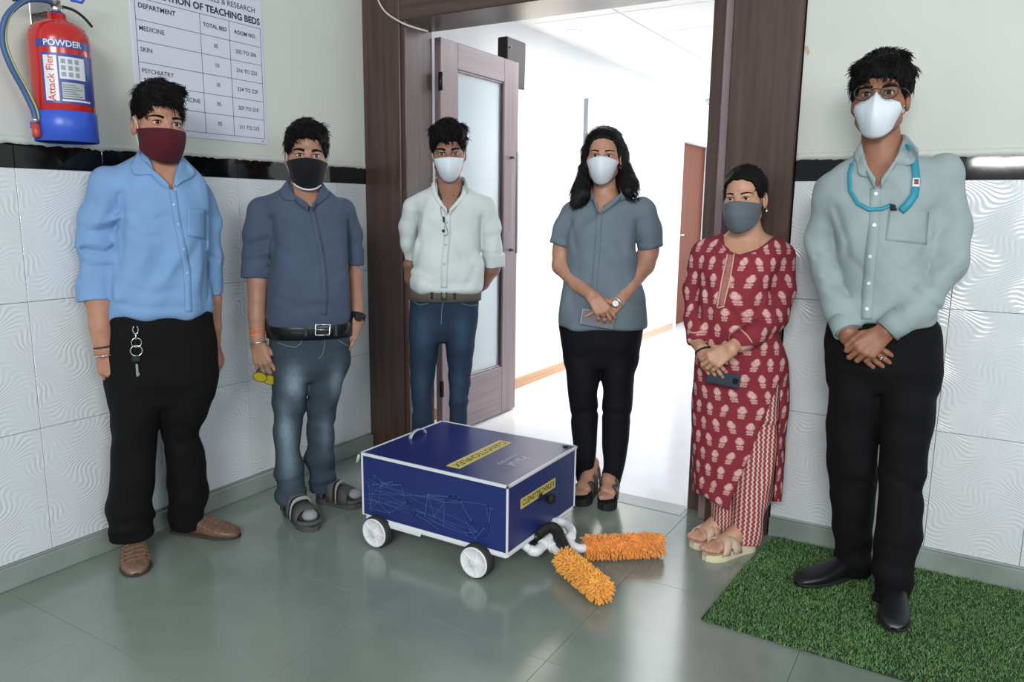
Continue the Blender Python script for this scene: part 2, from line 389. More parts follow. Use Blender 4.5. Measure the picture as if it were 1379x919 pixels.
# ------------------------------------------------------------------ figures: distance fields meshed by surface nets
def axis(lo, hi, h, fine=()):
    x = lo; out = [x]
    while x < hi:
        st = h
        for a, b, hf in fine:
            if a-h <= x <= b: st = min(st, hf)
        x += st; out.append(x)
    return np.array(out, np.float32)
def smin(a, b, k):
    if k <= 0: return np.minimum(a, b)
    h = np.maximum(k-np.abs(a-b), 0)/k
    return np.minimum(a, b)-h*h*k*.25
def smax(a, b, k): return -smin(-a, -b, k)
class Field:
    def __init__(s, xs, ys, zs):
        s.xs, s.ys, s.zs = xs, ys, zs
        s.V = np.full((len(xs), len(ys), len(zs)), .2, np.float32)
    def sl(s, lo, hi):
        r = []
        for a, l, h in ((s.xs, lo[0], hi[0]), (s.ys, lo[1], hi[1]), (s.zs, lo[2], hi[2])):
            i = max(int(np.searchsorted(a, l))-1, 0); j = min(int(np.searchsorted(a, h))+1, len(a))
            r.append(slice(i, max(j, i+1)))
        return tuple(r)
    def P(s, q): return s.xs[q[0]][:, None, None], s.ys[q[1]][None, :, None], s.zs[q[2]][None, None, :]
    def add(s, prim, k=.01, op='u'):
        fn, lo, hi = prim; m = k+.03
        q = s.sl([x-m for x in lo], [x+m for x in hi]); X, Y, Z = s.P(q)
        d = fn(X, Y, Z).astype(np.float32)
        if op == 'u': s.V[q] = smin(s.V[q], d, k)
        else: s.V[q] = smax(s.V[q], -d, k)
        return s
    def displace(s, fn, band=.03):
        I = np.nonzero(np.abs(s.V) < band)
        s.V[I] += fn(s.xs[I[0]], s.ys[I[1]], s.zs[I[2]]).astype(np.float32)
    def mesh(s, name):
        V = s.V.copy()
        for ax in range(3):
            for e in (0, -1):
                ix = [slice(None)]*3; ix[ax] = e; V[tuple(ix)] = np.maximum(V[tuple(ix)], .01)
        S = V < 0
        c = np.zeros([n-1 for n in S.shape], np.int8); U = S.astype(np.int8)
        for i in (0, 1):
            for j in (0, 1):
                for k in (0, 1): c += U[i:U.shape[0]-1+i, j:U.shape[1]-1+j, k:U.shape[2]-1+k]
        A = np.nonzero((c > 0) & (c < 8)); n = len(A[0])
        idx = np.full(c.shape, -1, np.int32); idx[A] = np.arange(n)
        acc = np.zeros((n, 3)); cnt = np.zeros(n)
        cr = [(i, j, k) for i in (0, 1) for j in (0, 1) for k in (0, 1)]
        for a in cr:
            for b in cr:
                if sum(abs(a[i]-b[i]) for i in range(3)) != 1 or a > b: continue
                va = V[A[0]+a[0], A[1]+a[1], A[2]+a[2]]; vb = V[A[0]+b[0], A[1]+b[1], A[2]+b[2]]
                m = (va < 0) != (vb < 0)
                t = np.where(m, va/np.where(m, va-vb, 1), 0)
                for ax, g in enumerate((s.xs, s.ys, s.zs)):
                    pa = g[A[ax]+a[ax]]; pb = g[A[ax]+b[ax]]
                    acc[:, ax] += np.where(m, pa+(pb-pa)*t, 0)
                cnt += m
        acc /= cnt[:, None]
        Q = []
        for ax in range(3):
            sh = [slice(1, -1)]*3; sh2 = list(sh); sh[ax] = slice(0, -1); sh2[ax] = slice(1, None)
            lo, hi = S[tuple(sh)], S[tuple(sh2)]
            E = np.nonzero(lo != hi); ins = lo[E]
            ijk = [E[d]+(1 if d != ax else 0) for d in range(3)]
            u, w = (ax+1) % 3, (ax+2) % 3
            def cell(du, dw):
                q = [x.copy() for x in ijk]; q[u] = q[u]+du; q[w] = q[w]+dw; return idx[q[0], q[1], q[2]]
            q = np.stack([cell(-1, -1), cell(0, -1), cell(0, 0), cell(-1, 0)], 1)
            q[~ins] = q[~ins][:, ::-1]; Q.append(q)
        Q = np.concatenate(Q)
        Q = Q[(Q >= 0).all(1)]
        return acc, Q
def rcone(a, b, ra, rb, cut=0, flat=None):
    """round cone a->b; cut: 1 flat end at b, 2 flat at both"""
    a = np.asarray(a, float); b = np.asarray(b, float); ab = b-a; L2 = float(ab @ ab) or 1e-9; L = math.sqrt(L2)
    R = max(ra, rb)
    def fn(X, Y, Z):
        px, py, pz = X-a[0], Y-a[1], Z-a[2]
        h = (px*ab[0]+py*ab[1]+pz*ab[2])/L2; t = np.clip(h, 0, 1)
        d = np.sqrt((px-ab[0]*t)**2+(py-ab[1]*t)**2+(pz-ab[2]*t)**2)-(ra+(rb-ra)*t)
        if cut: d = np.maximum(d, (h-1)*L)
        if cut == 2: d = np.maximum(d, -h*L)
        return d
    return fn, np.minimum(a, b)-R, np.maximum(a, b)+R
def ell(c, r, M=None):
    c = np.asarray(c, float); r = np.asarray(r, float); B = float(max(r))
    def fn(X, Y, Z):
        px, py, pz = X-c[0], Y-c[1], Z-c[2]
        if M is not None:
            px, py, pz = (M[0][0]*px+M[0][1]*py+M[0][2]*pz, M[1][0]*px+M[1][1]*py+M[1][2]*pz, M[2][0]*px+M[2][1]*py+M[2][2]*pz)
        k0 = np.sqrt((px/r[0])**2+(py/r[1])**2+(pz/r[2])**2); k1 = np.sqrt((px/r[0]**2)**2+(py/r[1]**2)**2+(pz/r[2]**2)**2)
        return k0*(k0-1)/np.maximum(k1, 1e-6)
    return fn, c-B, c+B
class Loft:
    def __init__(s, rows, n=2.3):
        rows = sorted(rows, key=lambda r: r[2]); R = np.array(rows, float)   # cx, cy, z, a, b
        s.z0, s.z1 = R[0, 2], R[-1, 2]; s.n = n
        s.g = np.linspace(s.z0, s.z1, 240); s.c = []
        for k in (0, 1, 3, 4):
            y = np.interp(s.g, R[:, 2], R[:, k]); w = 9
            yp = np.pad(y, w, mode='reflect', reflect_type='odd'); ker = np.hanning(2*w+1); ker /= ker.sum()
            s.c.append(np.convolve(yp, ker, 'valid'))
    def at(s, z): return [np.interp(z, s.g, c) for c in s.c]
    def prim(s, inset=0., round_=.0, z0=None, z1=None):
        z0 = s.z0 if z0 is None else z0; z1 = s.z1 if z1 is None else z1
        cx, cy, a, b = s.c
        lo = np.array([(cx-a).min(), (cy-b).min(), z0]); hi = np.array([(cx+a).max(), (cy+b).max(), z1]); n = s.n
        def fn(X, Y, Z):
            cx, cy, a, b = s.at(Z); a = np.maximum(a-inset, .004); b = np.maximum(b-inset, .004)
            px, py = X-cx, Y-cy
            k0 = (np.abs(px/a)**n+np.abs(py/b)**n)**(1/n); r = np.sqrt(px*px+py*py)
            d = np.where(k0 > 1e-4, r*(1-1/np.maximum(k0, 1e-4)), -np.minimum(a, b))*.9
            cap = np.maximum(z0-Z, Z-z1)+0*X+0*Y
            return smax(d, cap, round_) if round_ else np.maximum(d, cap)
        return fn, lo, hi
    def ring(s, z, off=0., n=64):
        cx, cy, a, b = [float(v) for v in s.at(z)]; e = 2/s.n; P = []
        for k in range(n):
            t = 2*math.pi*k/n; c, q = math.cos(t), math.sin(t)
            P.append((cx+(a+off)*math.copysign(abs(c)**e, c), cy+(b+off)*math.copysign(abs(q)**e, q), z))
        return P
def wrinkles(seed, amp, freqs=(60, 60, 40), n=7, zmod=None):
    r = np.random.default_rng(seed); D = r.normal(size=(n, 3)); D /= np.linalg.norm(D, axis=1)[:, None]; D *= np.array(freqs)*r.uniform(.5, 1.4, (n, 1)); ph = r.uniform(0, 6.28, n)
    def fn(x, y, z):
        o = 0; wx = .02*np.sin(x*19+z*11+seed); wz = .02*np.sin(z*17-x*13+y*9)
        for k in range(n): o = o+np.sin(D[k, 0]*(x+wz)+D[k, 1]*y+D[k, 2]*(z+wx)+ph[k])
        o = o/math.sqrt(n/2)
        o = o*np.abs(o)**.3
        return o*amp*(zmod(x, y, z) if zmod else 1)
    return fn

class Person:
    def __init__(s, origin, label):
        s.o = np.array([origin[0], origin[1], 0.])
        h = s.o[:2]-CAM[:2]; s.dist = float(np.hypot(*h)); h = h/s.dist
        s.r = np.array([h[1], -h[0], 0.]); s.f = np.array([h[0], h[1], 0.])      # right in the picture, away from the viewer
        s.A = np.array([s.r, s.f, [0, 0, 1]])                                     # world -> local rotation
        s.cam = s.A @ (CAM-s.o)
        s.RL = RC @ s.A.T
        s.root = empty('person', tuple(s.o), math.atan2(s.r[1], s.r[0]), label, 'person')
        s.bvh = {}
    def ray(s, u, v): return s.RL.T @ np.array([(u-CX)/F_PX, (v-CY)/F_PX, 1.])
    def J(s, u, v, df=0.):
        d = s.ray(u, v); t = (-df-s.cam[1])/d[1]; return s.cam+d*t
    def mpp(s, p): return float((s.RL @ (np.asarray(p)-s.cam))[2])/F_PX
    def fl(s, u, v):
        d = s.ray(u, v); t = -s.cam[2]/d[2]; return s.cam+d*t
    def px(s, X, Y, Z):
        q = [s.RL[i, 0]*(X-s.cam[0])+s.RL[i, 1]*(Y-s.cam[1])+s.RL[i, 2]*(Z-s.cam[2]) for i in range(3)]
        return CX+F_PX*q[0]/q[2], CY+F_PX*q[1]/q[2]
    def row(s, v, uL, uR, b, df=0.):
        c = s.J((uL+uR)/2, v, df); a = (uR-uL)/2*s.mpp(c); return (c[0], c[1], c[2], a, b if b > 0 else a*-b)
    def chain(s, pts, cut=0, dr=0.):
        P = []
        for u, v, df, r in pts:
            p = s.J(u, v, df); P.append((p, r*s.mpp(p)+dr))
        return [rcone(P[i][0], P[i+1][0], P[i][1], P[i+1][1], cut if i == len(P)-2 else 0) for i in range(len(P)-1)], P
    def polypx(s, pts, y1=.0):
        """convex wedge seen through the pixel polygon, in front of local y<y1 (true prism towards the viewer)"""
        pts = np.array(pts, float); ar = 0
        for i in range(len(pts)):
            a, b = pts[i], pts[(i+1) % len(pts)]; ar += a[0]*b[1]-a[1]*b[0]
        if ar < 0: pts = pts[::-1]
        q = [s.J(u, v, 0.) for u, v in pts]; m = s.mpp(q[0])
        lo = np.min(q, 0)-.03; hi = np.max(q, 0)+.03; lo[1] = -.35; hi[1] = y1
        def fn(X, Y, Z):
            U, V = s.px(X, Y, Z); d = None
            for i in range(len(pts)):
                a, b = pts[i], pts[(i+1) % len(pts)]; e = b-a; L = math.hypot(*e)
                k = ((U-a[0])*e[1]-(V-a[1])*e[0])/L*m
                d = k if d is None else np.maximum(d, k)
            return np.maximum(d, Y-y1)
        return fn, lo, hi
    def crease(s, lines):
        """lines: (pixel polyline, depth, width px) pressed into the front of a garment"""
        def fn(X, Y, Z):
            U, V = s.px(X, Y, Z); o = np.zeros_like(U)
            for pts, amp, w in lines:
                best = None
                for (u0, v0), (u1, v1) in zip(pts, pts[1:]):
                    L2 = (u1-u0)**2+(v1-v0)**2
                    t = np.clip(((U-u0)*(u1-u0)+(V-v0)*(v1-v0))/L2, 0, 1)
                    d = (U-u0-t*(u1-u0))**2+(V-v0-t*(v1-v0))**2
                    best = d if best is None else np.minimum(best, d)
                o = o+1.5*amp*np.exp(-best/(w*w))
            return o
        return fn
    def add(s, name, F, m, parent=None, bvh=True):
        V, Q = F.mesh(name); o = link(name, mesh_np(name, V, Q), m, parent or s.root)
        s.geo = (V, o)
        if bvh: s.bvh[name] = BVHTree.FromPolygons(V.tolist(), Q.tolist())
        return o
    def hit(s, b, u, v):
        d = Vector(s.ray(u, v)).normalized(); r = s.bvh[b].ray_cast(Vector(s.cam), d)
        return (r[0], r[1]) if r[0] is not None else (None, None)
    def on(s, b, u, v, off=.002, df=0.1):
        p, n = s.hit(b, u, v)
        if p is None: return Vector(s.J(u, v, df))
        return p+n*off
    def strip(s, name, b, pts, w, m, off=.002, th=.0025, parent=None, closed=False):
        """a band that follows the garment along a pixel polyline; w = width in px (or list)"""
        P = []; acc = 0
        for (u0, v0), (u1, v1) in zip(pts, pts[1:]):
            n = max(2, int(math.hypot(u1-u0, v1-v0)/3))
            for k in range(n): P.append((u0+(u1-u0)*k/n, v0+(v1-v0)*k/n))
        P.append(pts[-1]); rows = []
        for i, (u, v) in enumerate(P):
            a, c = P[max(i-1, 0)], P[min(i+1, len(P)-1)]; tx, ty = c[0]-a[0], c[1]-a[1]; L = math.hypot(tx, ty) or 1
            row = []
            for q in (-.5, 0, .5):
                p, n = s.hit(b, u-ty/L*w*q, v+tx/L*w*q)
                if p is None: row = None; break
                row.append(p+n*off)
            if row: rows.append(row)
        if len(rows) < 2: return None
        g = MB(); g.grid(rows); return g.build(name, m, parent or s.root, solid=th)
    def patch(s, name, b, quad, m, off=.003, th=.003, parent=None, nu=10, nv=10):
        (a, bq, c, d) = quad; rows = []
        for j in range(nv+1):
            t = j/nv; row = []
            for i in range(nu+1):
                q = i/nu
                u = (a[0]*(1-q)+bq[0]*q)*(1-t)+(d[0]*(1-q)+c[0]*q)*t; v = (a[1]*(1-q)+bq[1]*q)*(1-t)+(d[1]*(1-q)+c[1]*q)*t
                row.append(s.on(b, u, v, off))
            rows.append(row)
        g = MB(); g.grid(rows); return g.build(name, m, parent or s.root, solid=th)
    def buttons(s, b, pts, r, m, parent):
        for u, v in pts:
            p, n = s.hit(b, u, v)
            if p is None: continue
            M = Matrix.Translation(p+n*.003) @ n.to_track_quat('Z', 'Y').to_matrix().to_4x4()
            MB().lathe([(r, 0), (r, .0015), (r*.8, .0022), (r*.6, .0016)], M, 12).build('button', m, parent)

def unit(v): v = np.asarray(v, float); return v/np.linalg.norm(v)
def hand(W, K, N, ts, s=1., curl=((10, 25, 15),)*4, spread=0., thumb=(.55, .55, -.25), tcurl=(10, 15), palm_r=1.):
    """palm, four fingers and a thumb as round cones; W wrist, K towards the knuckles, N back of the hand"""
    W = np.asarray(W, float); y = unit(np.asarray(K)-W); n = unit(np.asarray(N)-np.dot(N, y)*y); x = ts*np.cross(y, n)
    at = lambda a, b, c=0.: W+(x*a+y*b+n*c)*s
    palm, fing = [], []
    base = [(.030, .088), (.0105, .093), (-.0095, .088), (-.028, .079)]
    seg = [(.041, .025, .021), (.046, .029, .022), (.042, .027, .021), (.033, .020, .018)]
    for i, (bx_, by) in enumerate(base):
        palm.append(rcone(at(bx_*.55, .006), at(bx_, by, .002), .0155*s*palm_r, .0115*s*palm_r))
        p = at(bx_, by, .002); a = 0; sp = math.radians(spread*(1.5-i))
        c = curl[i % len(curl)]; r = (.0098, .0088, .0080, .0068)
        if i == 3: r = tuple(q*.88 for q in r)
        for k in range(3):
            a += math.radians(c[k]); d = y*math.cos(a)*math.cos(sp)-n*math.sin(a)+x*math.sin(sp)*math.cos(a)
            q = p+unit(d)*seg[i][k]*s; fing.append(rcone(p, q, r[k]*s, r[k+1]*s)); p = q
    t0 = at(.016, .022, -.006); t1 = at(.040, .052, -.014)
    palm.append(rcone(t0, t1, .016*s, .0125*s))
    d = unit(x*thumb[0]+y*thumb[1]+n*thumb[2]); t2 = t1+d*.034*s; d2 = unit(d*1.0+y*math.sin(math.radians(tcurl[1]))*1.5-x*math.sin(math.radians(tcurl[0])))
    t3 = t2+d2*.026*s
    fing += [rcone(t1, t2, .0118*s, .0102*s), rcone(t2, t3, .0102*s, .0078*s)]
    return palm, fing
def add_hand(F, h, k0=.010, k1=.004):
    palm, fing = h
    for p in palm: F.add(p, k0)
    for p in fing: F.add(p, k1)

class Head:
    def __init__(s, P, u, v, df, size=1., yaw=0., pitch=0., roll=0., wx=1.):
        """eye line at pixel (u,v); yaw + turns the face to the picture's right, pitch + looks down"""
        y, p, r = math.radians(yaw), math.radians(pitch), math.radians(roll)
        R = Matrix.Rotation(y, 3, 'Z') @ Matrix.Rotation(p, 3, 'X') @ Matrix.Rotation(r, 3, 'Y')
        s.R = np.array(R); s.s = size; s.wx = wx
        e = P.J(u, v, df+.085)                         # point between the eyes on the face
        s.c = e-s.R @ (np.array([0, -.088, 0.])*size)
        s.P = P
    def w(s, p): return s.c+s.R @ (np.array([p[0]*s.wx, p[1], p[2]])*s.s)
    def loc(s, X, Y, Z):
        px, py, pz = X-s.c[0], Y-s.c[1], Z-s.c[2]; R = s.R
        return ((R[0, 0]*px+R[1, 0]*py+R[2, 0]*pz)/s.s/s.wx, (R[0, 1]*px+R[1, 1]*py+R[2, 1]*pz)/s.s, (R[0, 2]*px+R[1, 2]*py+R[2, 2]*pz)/s.s)
    def wrap(s, fn, ext=.17):
        lo = s.c-ext*s.s; hi = s.c+ext*s.s
        return (lambda X, Y, Z: fn(*s.loc(X, Y, Z))*s.s), lo, hi
    def sdf(s, x, y, z, ears=True):
        E = lambda c, r: ell(c, r)[0](x, y, z)
        C = lambda a, b, ra, rb: rcone(a, b, ra, rb)[0](x, y, z)
        ax = np.abs(x)
        EA = lambda c, r: ell(c, r)[0](ax, y, z)
        CA = lambda a, b, ra, rb: rcone(a, b, ra, rb)[0](ax, y, z)
        d = E((0, .012, .032), (.074, .096, .086))
        d = smin(d, E((0, -.018, -.042), (.060, .072, .078)), .03)
        d = smin(d, CA((.048, .0, -.07), (.018, -.062, -.102), .018, .016), .03)
        d = smin(d, CA((0, -.064, -.100), (.010, -.064, -.100), .017, .015), .02)
        d = smin(d, CA((.052, -.042, -.028), (.035, -.062, -.036), .018, .020), .03)
        d = smin(d, CA((.010, -.080, .016), (.042, -.066, .016), .010, .010), .015)
        d = smax(d, -EA((.032, -.096, -.002), (.017, .017, .0095)), .012)
        d = smin(d, C((0, -.082, .004), (0, -.106, -.036), .0085, .0115), .012)
        d = smin(d, CA((.004, -.096, -.038), (.011, -.092, -.040), .009, .007), .008)
        d = smin(d, CA((0, -.088, -.064), (.016, -.080, -.066), .007, .005), .008)
        d = smin(d, CA((0, -.086, -.076), (.013, -.080, -.074), .007, .005), .006)
        lid = EA((.0315, -.0725, 0.), (.0160, .0160, .0150))
        d = smin(d, lid, .004)
        q = np.sqrt(((ax-.0315)/.0145)**2+((z+.0004)/.0056)**2)
        alm = np.maximum((q-1)*.006, y+.072)
        d = np.maximum(d, -alm)
        if ears:
            er = EA((.077, .018, -.012), (.010, .020, .033))
            er = smax(er, -EA((.086, .012, -.010), (.008, .010, .019)), .005)
            d = smin(d, er, .008)
        return d
    def add_to(s, F): F.add(s.wrap(s.sdf), .012)
    def fine(s):
        return s.c-.125*s.s, s.c+.135*s.s
    def finish(s, P, m, brow=1., lash=True):
        """eyes, brows, eyelashes: children of the body"""
        par = P.body
        for sx in (-1, 1):
            c = s.w((sx*.0315, -.0725, 0)); r = .0138*s.s
            d = unit(s.R @ np.array([0, -1., 0])*.6+unit(P.cam-c)*.4)
            M = Matrix.Translation(Vector(c)) @ Vector(d).to_track_quat('Z', 'Y').to_matrix().to_4x4()
            b = MB(); prof = [(max(r*math.sin(a), 1e-4), r*math.cos(a)) for a in [math.radians(q) for q in (2, 9, 13, 20, 27, 31, 50, 75, 100)]]
            b.lathe(prof, M, 20)
            b.bm.faces.ensure_lookup_table(); cc = Vector(c)
            for f in b.bm.faces:
                a = math.degrees(Vector(d).angle((f.calc_center_median()-cc)))
                f.material_index = 2 if a < 12.5 else (1 if a < 30.5 else 0)
            b.build('eye', m['eye'], par)
            # brow
            pts, rs = [], []
            for k in range(8):
                q = k/7; x = .014+.040*q; z = .0165+.0065*math.sin(q*2.4)*1.0-.004*q
                y = -.094+.30*max(x-.012, 0)**1.15*1.0
                p = s.w((sx*x, y-.02, z)); 
                dirv = Vector(s.R @ np.array([0, 1., 0]))
                h = P.bvh['body'].ray_cast(Vector(p)-dirv*.03, dirv)
                pts.append(h[0]+h[1]*.0004 if h[0] else Vector(p)); rs.append((.0036*(1-.55*q**2)*brow+.0004)*s.s)
            b = MB(); b.tube(pts, rs, 8)
            b.build('eyebrow', m['hair'], par)
            if lash:
                pts = []
                for k in range(9):
                    a = math.pi*(k/8); x = .0315-.0148*math.cos(a); z = .0058*math.sin(a)+.0004
                    yy = -.0725-math.sqrt(max(.0160**2-(x-.0315)**2-z*z, 1e-8))-.0006
                    pts.append(s.w((sx*x, yy, z)))
                b = MB(); b.tube(pts, [.0007*s.s]+[.0013*s.s]*7+[.0008*s.s], 6); b.build('eyelash', m['hair'], par)
    def hair(s, P, m, t=.014, hl=((-.11, .066), (-.07, .058), (-.05, .02), (-.03, .0), (-.008, -.012), (.0, .015), (.03, .015), (.05, -.03), (.075, -.062)), lumps=(), seed=3, amp=.0030, top=0., side=None, wave=1., res=.0038, extra=None, cuts=(), flow=None, nst=1500, lst=.034):
        """cap over the skull above the hairline, plus lumps (local round cones)"""
        hy = np.array([q[0] for q in hl]); hz = np.array([q[1] for q in hl])
        r = np.random.default_rng(seed); ph = r.uniform(0, 6, 12)
        tx = t if side is None else side
        def fn(x, y, z):
            g = np.clip((z-.03)/.08, 0, 1)
            d = ell((0, .012, .032), (.074+tx, .096+t, .086+t+top))[0](x, y, z)
            d2 = ell((0, .012, .032+top*.5), (.074+t, .094+t, .086+t+top))[0](x, y, z)
            d = np.where(z > .045, smin(d, d2, .01), d)
            d = smax(d, np.interp(y, hy, hz)-z+.003*np.sin(x*180+ph[0])+0*x, .008)
            for a, b, ra, rb in lumps: d = smin(d, rcone(a, b, ra, rb)[0](x, y, z), .010)
            for a, b, ra, rb in cuts: d = smax(d, -rcone(a, b, ra, rb)[0](x, y, z), .010)
            n = np.sin(x*260*wave+40*y+ph[1]+3*np.sin(y*60+z*40+ph[2]))*.5+np.sin(x*150*wave-y*90+z*60+ph[3]+2*np.sin(z*70+x*50))*.6+np.sin((x+y)*110+z*120+ph[4])*.5
            return d+n*amp*.38
        lo, hi = s.c-.19*s.s, s.c+.19*s.s; 
        F = Field(axis(lo[0], hi[0], res), axis(lo[1], hi[1], res), axis(lo[2]-.0, hi[2], res))
        F.add((lambda X, Y, Z: fn(*s.loc(X, Y, Z))*s.s, lo, hi), .001)
        if extra: 
            for p in extra: F.add(p, .012)
        o = P.add('hair', F, m, P.root); V = P.geo[0]
        s.strands(P, o, V, m, flow, nst, lst, *((.0014, .06) if flow else (.0026, .10, .026))); return o
    def strands(s, P, o, V, m, flow, n, L, lift=.0030, jit=.12, zmin=-9):
        """fine locks over the hair that follow its flow"""
        nr = np.empty(len(V)*3, np.float32); o.data.vertices.foreach_get('normal', nr); nr = nr.reshape(-1, 3)
        r = np.random.default_rng(len(V)); c = s.c; cand = np.nonzero((((V-c)*nr).sum(1) > .02) & (s.loc(V[:, 0], V[:, 1], V[:, 2])[2] > zmin) & ((s.loc(V[:, 0], V[:, 1], V[:, 2])[1] > (-.050 if flow else -9)) | (s.loc(V[:, 0], V[:, 1], V[:, 2])[2] < -.02)))[0]
        pick = r.choice(cand, min(n, len(cand)), replace=False); W, Q = [], []
        lx, ly, lz = s.loc(V[pick, 0], V[pick, 1], V[pick, 2])
        for i, vi in enumerate(pick):
            p, N = V[vi], nr[vi]
            f = flow(lx[i], ly[i], lz[i]) if flow else (lx[i]*1.2+.015, ly[i]-.055, lz[i]-.13)
            d = s.R @ (unit(f)+r.normal(0, jit, 3)); d = d-N*np.dot(d, N)
            if np.linalg.norm(d) < .05: continue
            d = unit(d); x = np.cross(d, N); ll = L*s.s*r.uniform(.6, 1.25); w = r.uniform(.0009, .0022); h = lift*r.uniform(.2, 1.1); b = len(W)
            for t, ww, hh in ((0, .6, -.001), (.35, 1., h), (.7, .8, h*.8), (1., .05, h*.2)):
                q = p+d*ll*t+N*(hh-.5*ll*ll*t*t*4.5); W += [q-x*w*ww+N*.0004, q+N*.0012*ww, q+x*w*ww+N*.0004]
            for k in range(3):
                for e in range(2): Q.append((b+k*3+e, b+k*3+e+1, b+k*3+e+4, b+k*3+e+3))
        st = link('hair_strands', mesh_np('hair_strands', W, Q), m, o); st['kind'] = 'stuff'
    def mask_pt(s, phi, t, kind):
        """point on the mask: phi azimuth (0 front), t 0 top .. 1 bottom"""
        k = kind; c = math.cos(phi); ap = abs(phi)/math.radians(k['ang'])
        zt = k['top']+(k['top_side']-k['top'])*ap**k.get('tp', 1.3); zb = k['bot']+(k['bot_side']-k['bot'])*ap**k.get('bp', 2.)
        z = zt+(zb-zt)*t
        bulge = math.sin(math.pi*min(1, max(0, t*.94+.06)))**.8
        b = k['y0']*(1-t)+k['y1']*t+k['bulge']*bulge
        a = k['x0']*(1-t)+k['x1']*t
        x = a*math.sin(phi)
        cc = max(c, 0)**k.get('pw', 1.)
        y = .01-(b+.01)*cc-k.get('keel', 0)*bulge*max(0, 1-abs(x)/.030)
        # pleat lines / folds
        for q, am, wd in k.get('folds', ()): y -= am*math.exp(-((t-q)/wd)**2)*max(c, 0)
        return s.w((x, y, z))
    def mask(s, P, m, kind, th=.0022):
        rows = []; A = math.radians(kind['ang']); nu, nv = 36, 22
        for j in range(nv+1): rows.append([s.mask_pt(-A+2*A*i/nu, j/nv, kind) for i in range(nu+1)])
        b = MB(); b.grid(rows); o = b.build('face_mask', m, P.root, solid=th); s.mk = kind; return o
    def loops(s, P, m, par, r=.0012, pts=((.0, .02), (1., -.055))):
        k = s.mk; A = math.radians(k['ang'])
        for sx in (-1, 1):
            a = s.mask_pt(sx*A*.97, .06, k); e = s.mask_pt(sx*A*.97, .94, k)
            q = [a, s.w((sx*.0765, -.012, -.006)), s.w((sx*.081, .012, .018)), s.w((sx*.080, .036, .004)), s.w((sx*.078, .030, -.030)), s.w((sx*.074, .004, -.046)), e]
            # smooth
            Q = []
            for i in range(len(q)-1):
                p0, p1, p2, p3 = q[max(i-1, 0)], q[i], q[i+1], q[min(i+2, len(q)-1)]
                for t in (0, .25, .5, .75):
                    Q.append(.5*((2*p1)+(-p0+p2)*t+(2*p0-5*p1+4*p2-p3)*t*t+(-p0+3*p1-3*p2+p3)*t**3))
            Q.append(q[-1])
            b = MB(); b.tube(Q, r, 6); b.build('ear_loop', m, par)

KN95 = dict(ang=74, top=-.004, top_side=-.028, bot=-.132, bot_side=-.070, y0=.104, y1=.078, bulge=.034, x0=.077, x1=.056, keel=.010, pw=.85)
CLOTH = dict(ang=80, top=-.012, top_side=-.022, bot=-.128, bot_side=-.078, y0=.104, y1=.070, bulge=.034, x0=.080, x1=.066, keel=.003, pw=.85)

def catmull(q, n=5):
    q = [np.asarray(p, float) for p in q]; Q = []
    for i in range(len(q)-1):
        p0, p1, p2, p3 = q[max(i-1, 0)], q[i], q[i+1], q[min(i+2, len(q)-1)]
        for k in range(n):
            t = k/n; Q.append(.5*((2*p1)+(-p0+p2)*t+(2*p0-5*p1+4*p2-p3)*t*t+(-p0+3*p1-3*p2+p3)*t**3))
    Q.append(q[-1]); return Q

def collar(P, b, m, par, left, right, nape, th=.004):
    """left/right: [(u,v,df, uo,vo)...] from the side of the neck to the front; inner edge by depth, outer edge laid on the shirt; nape=(u,v,df,drop)"""
    rows_i, rows_o = [], []
    def side(L):
        I, O = [], []
        for u, v, df, uo, vo in L: I.append(np.array(P.J(u, v, df))); O.append(np.array(P.on(b, uo, vo, .006)))
        return I, O
    IL, OL = side(left); IR, OR = side(right)
    nu, nv, nd, drop = nape; N = P.J(nu, nv, -nd); NO = N+np.array([0, .028, -drop])
    qm = lambda a, c, y: np.array([(a[0]*.7+c[0]*.3), c[1]*.75+a[1]*.25, (a[2]+c[2])/2+.004])
    inner = IL[::-1]+[qm(IL[0], N, 0), N, qm(IR[0], N, 0)]+IR
    oq = lambda o, c: np.array([o[0]*.85+c[0]*.15, c[1]*.7+o[1]*.3, o[2]*.5+c[2]*.5])
    outer = OL[::-1]+[oq(OL[0], NO), NO, oq(OR[0], NO)]+OR
    I = catmull(inner, 5); O = catmull(outer, 5); rows = []
    for t in (0, .12, .3, .55, .8, 1.):
        bl = .012*math.sin(math.pi*min(1, t*1.4))*(1-t)
        rows.append([Vector(i*(1-t)+o*t)+Vector((0, 0, bl)) for i, o in zip(I, O)])
    low = [Vector(i)+Vector((0, 0, -.022)) for i in I]
    g = MB(); g.grid([low]+rows); return g.build('collar', m, par, solid=th)

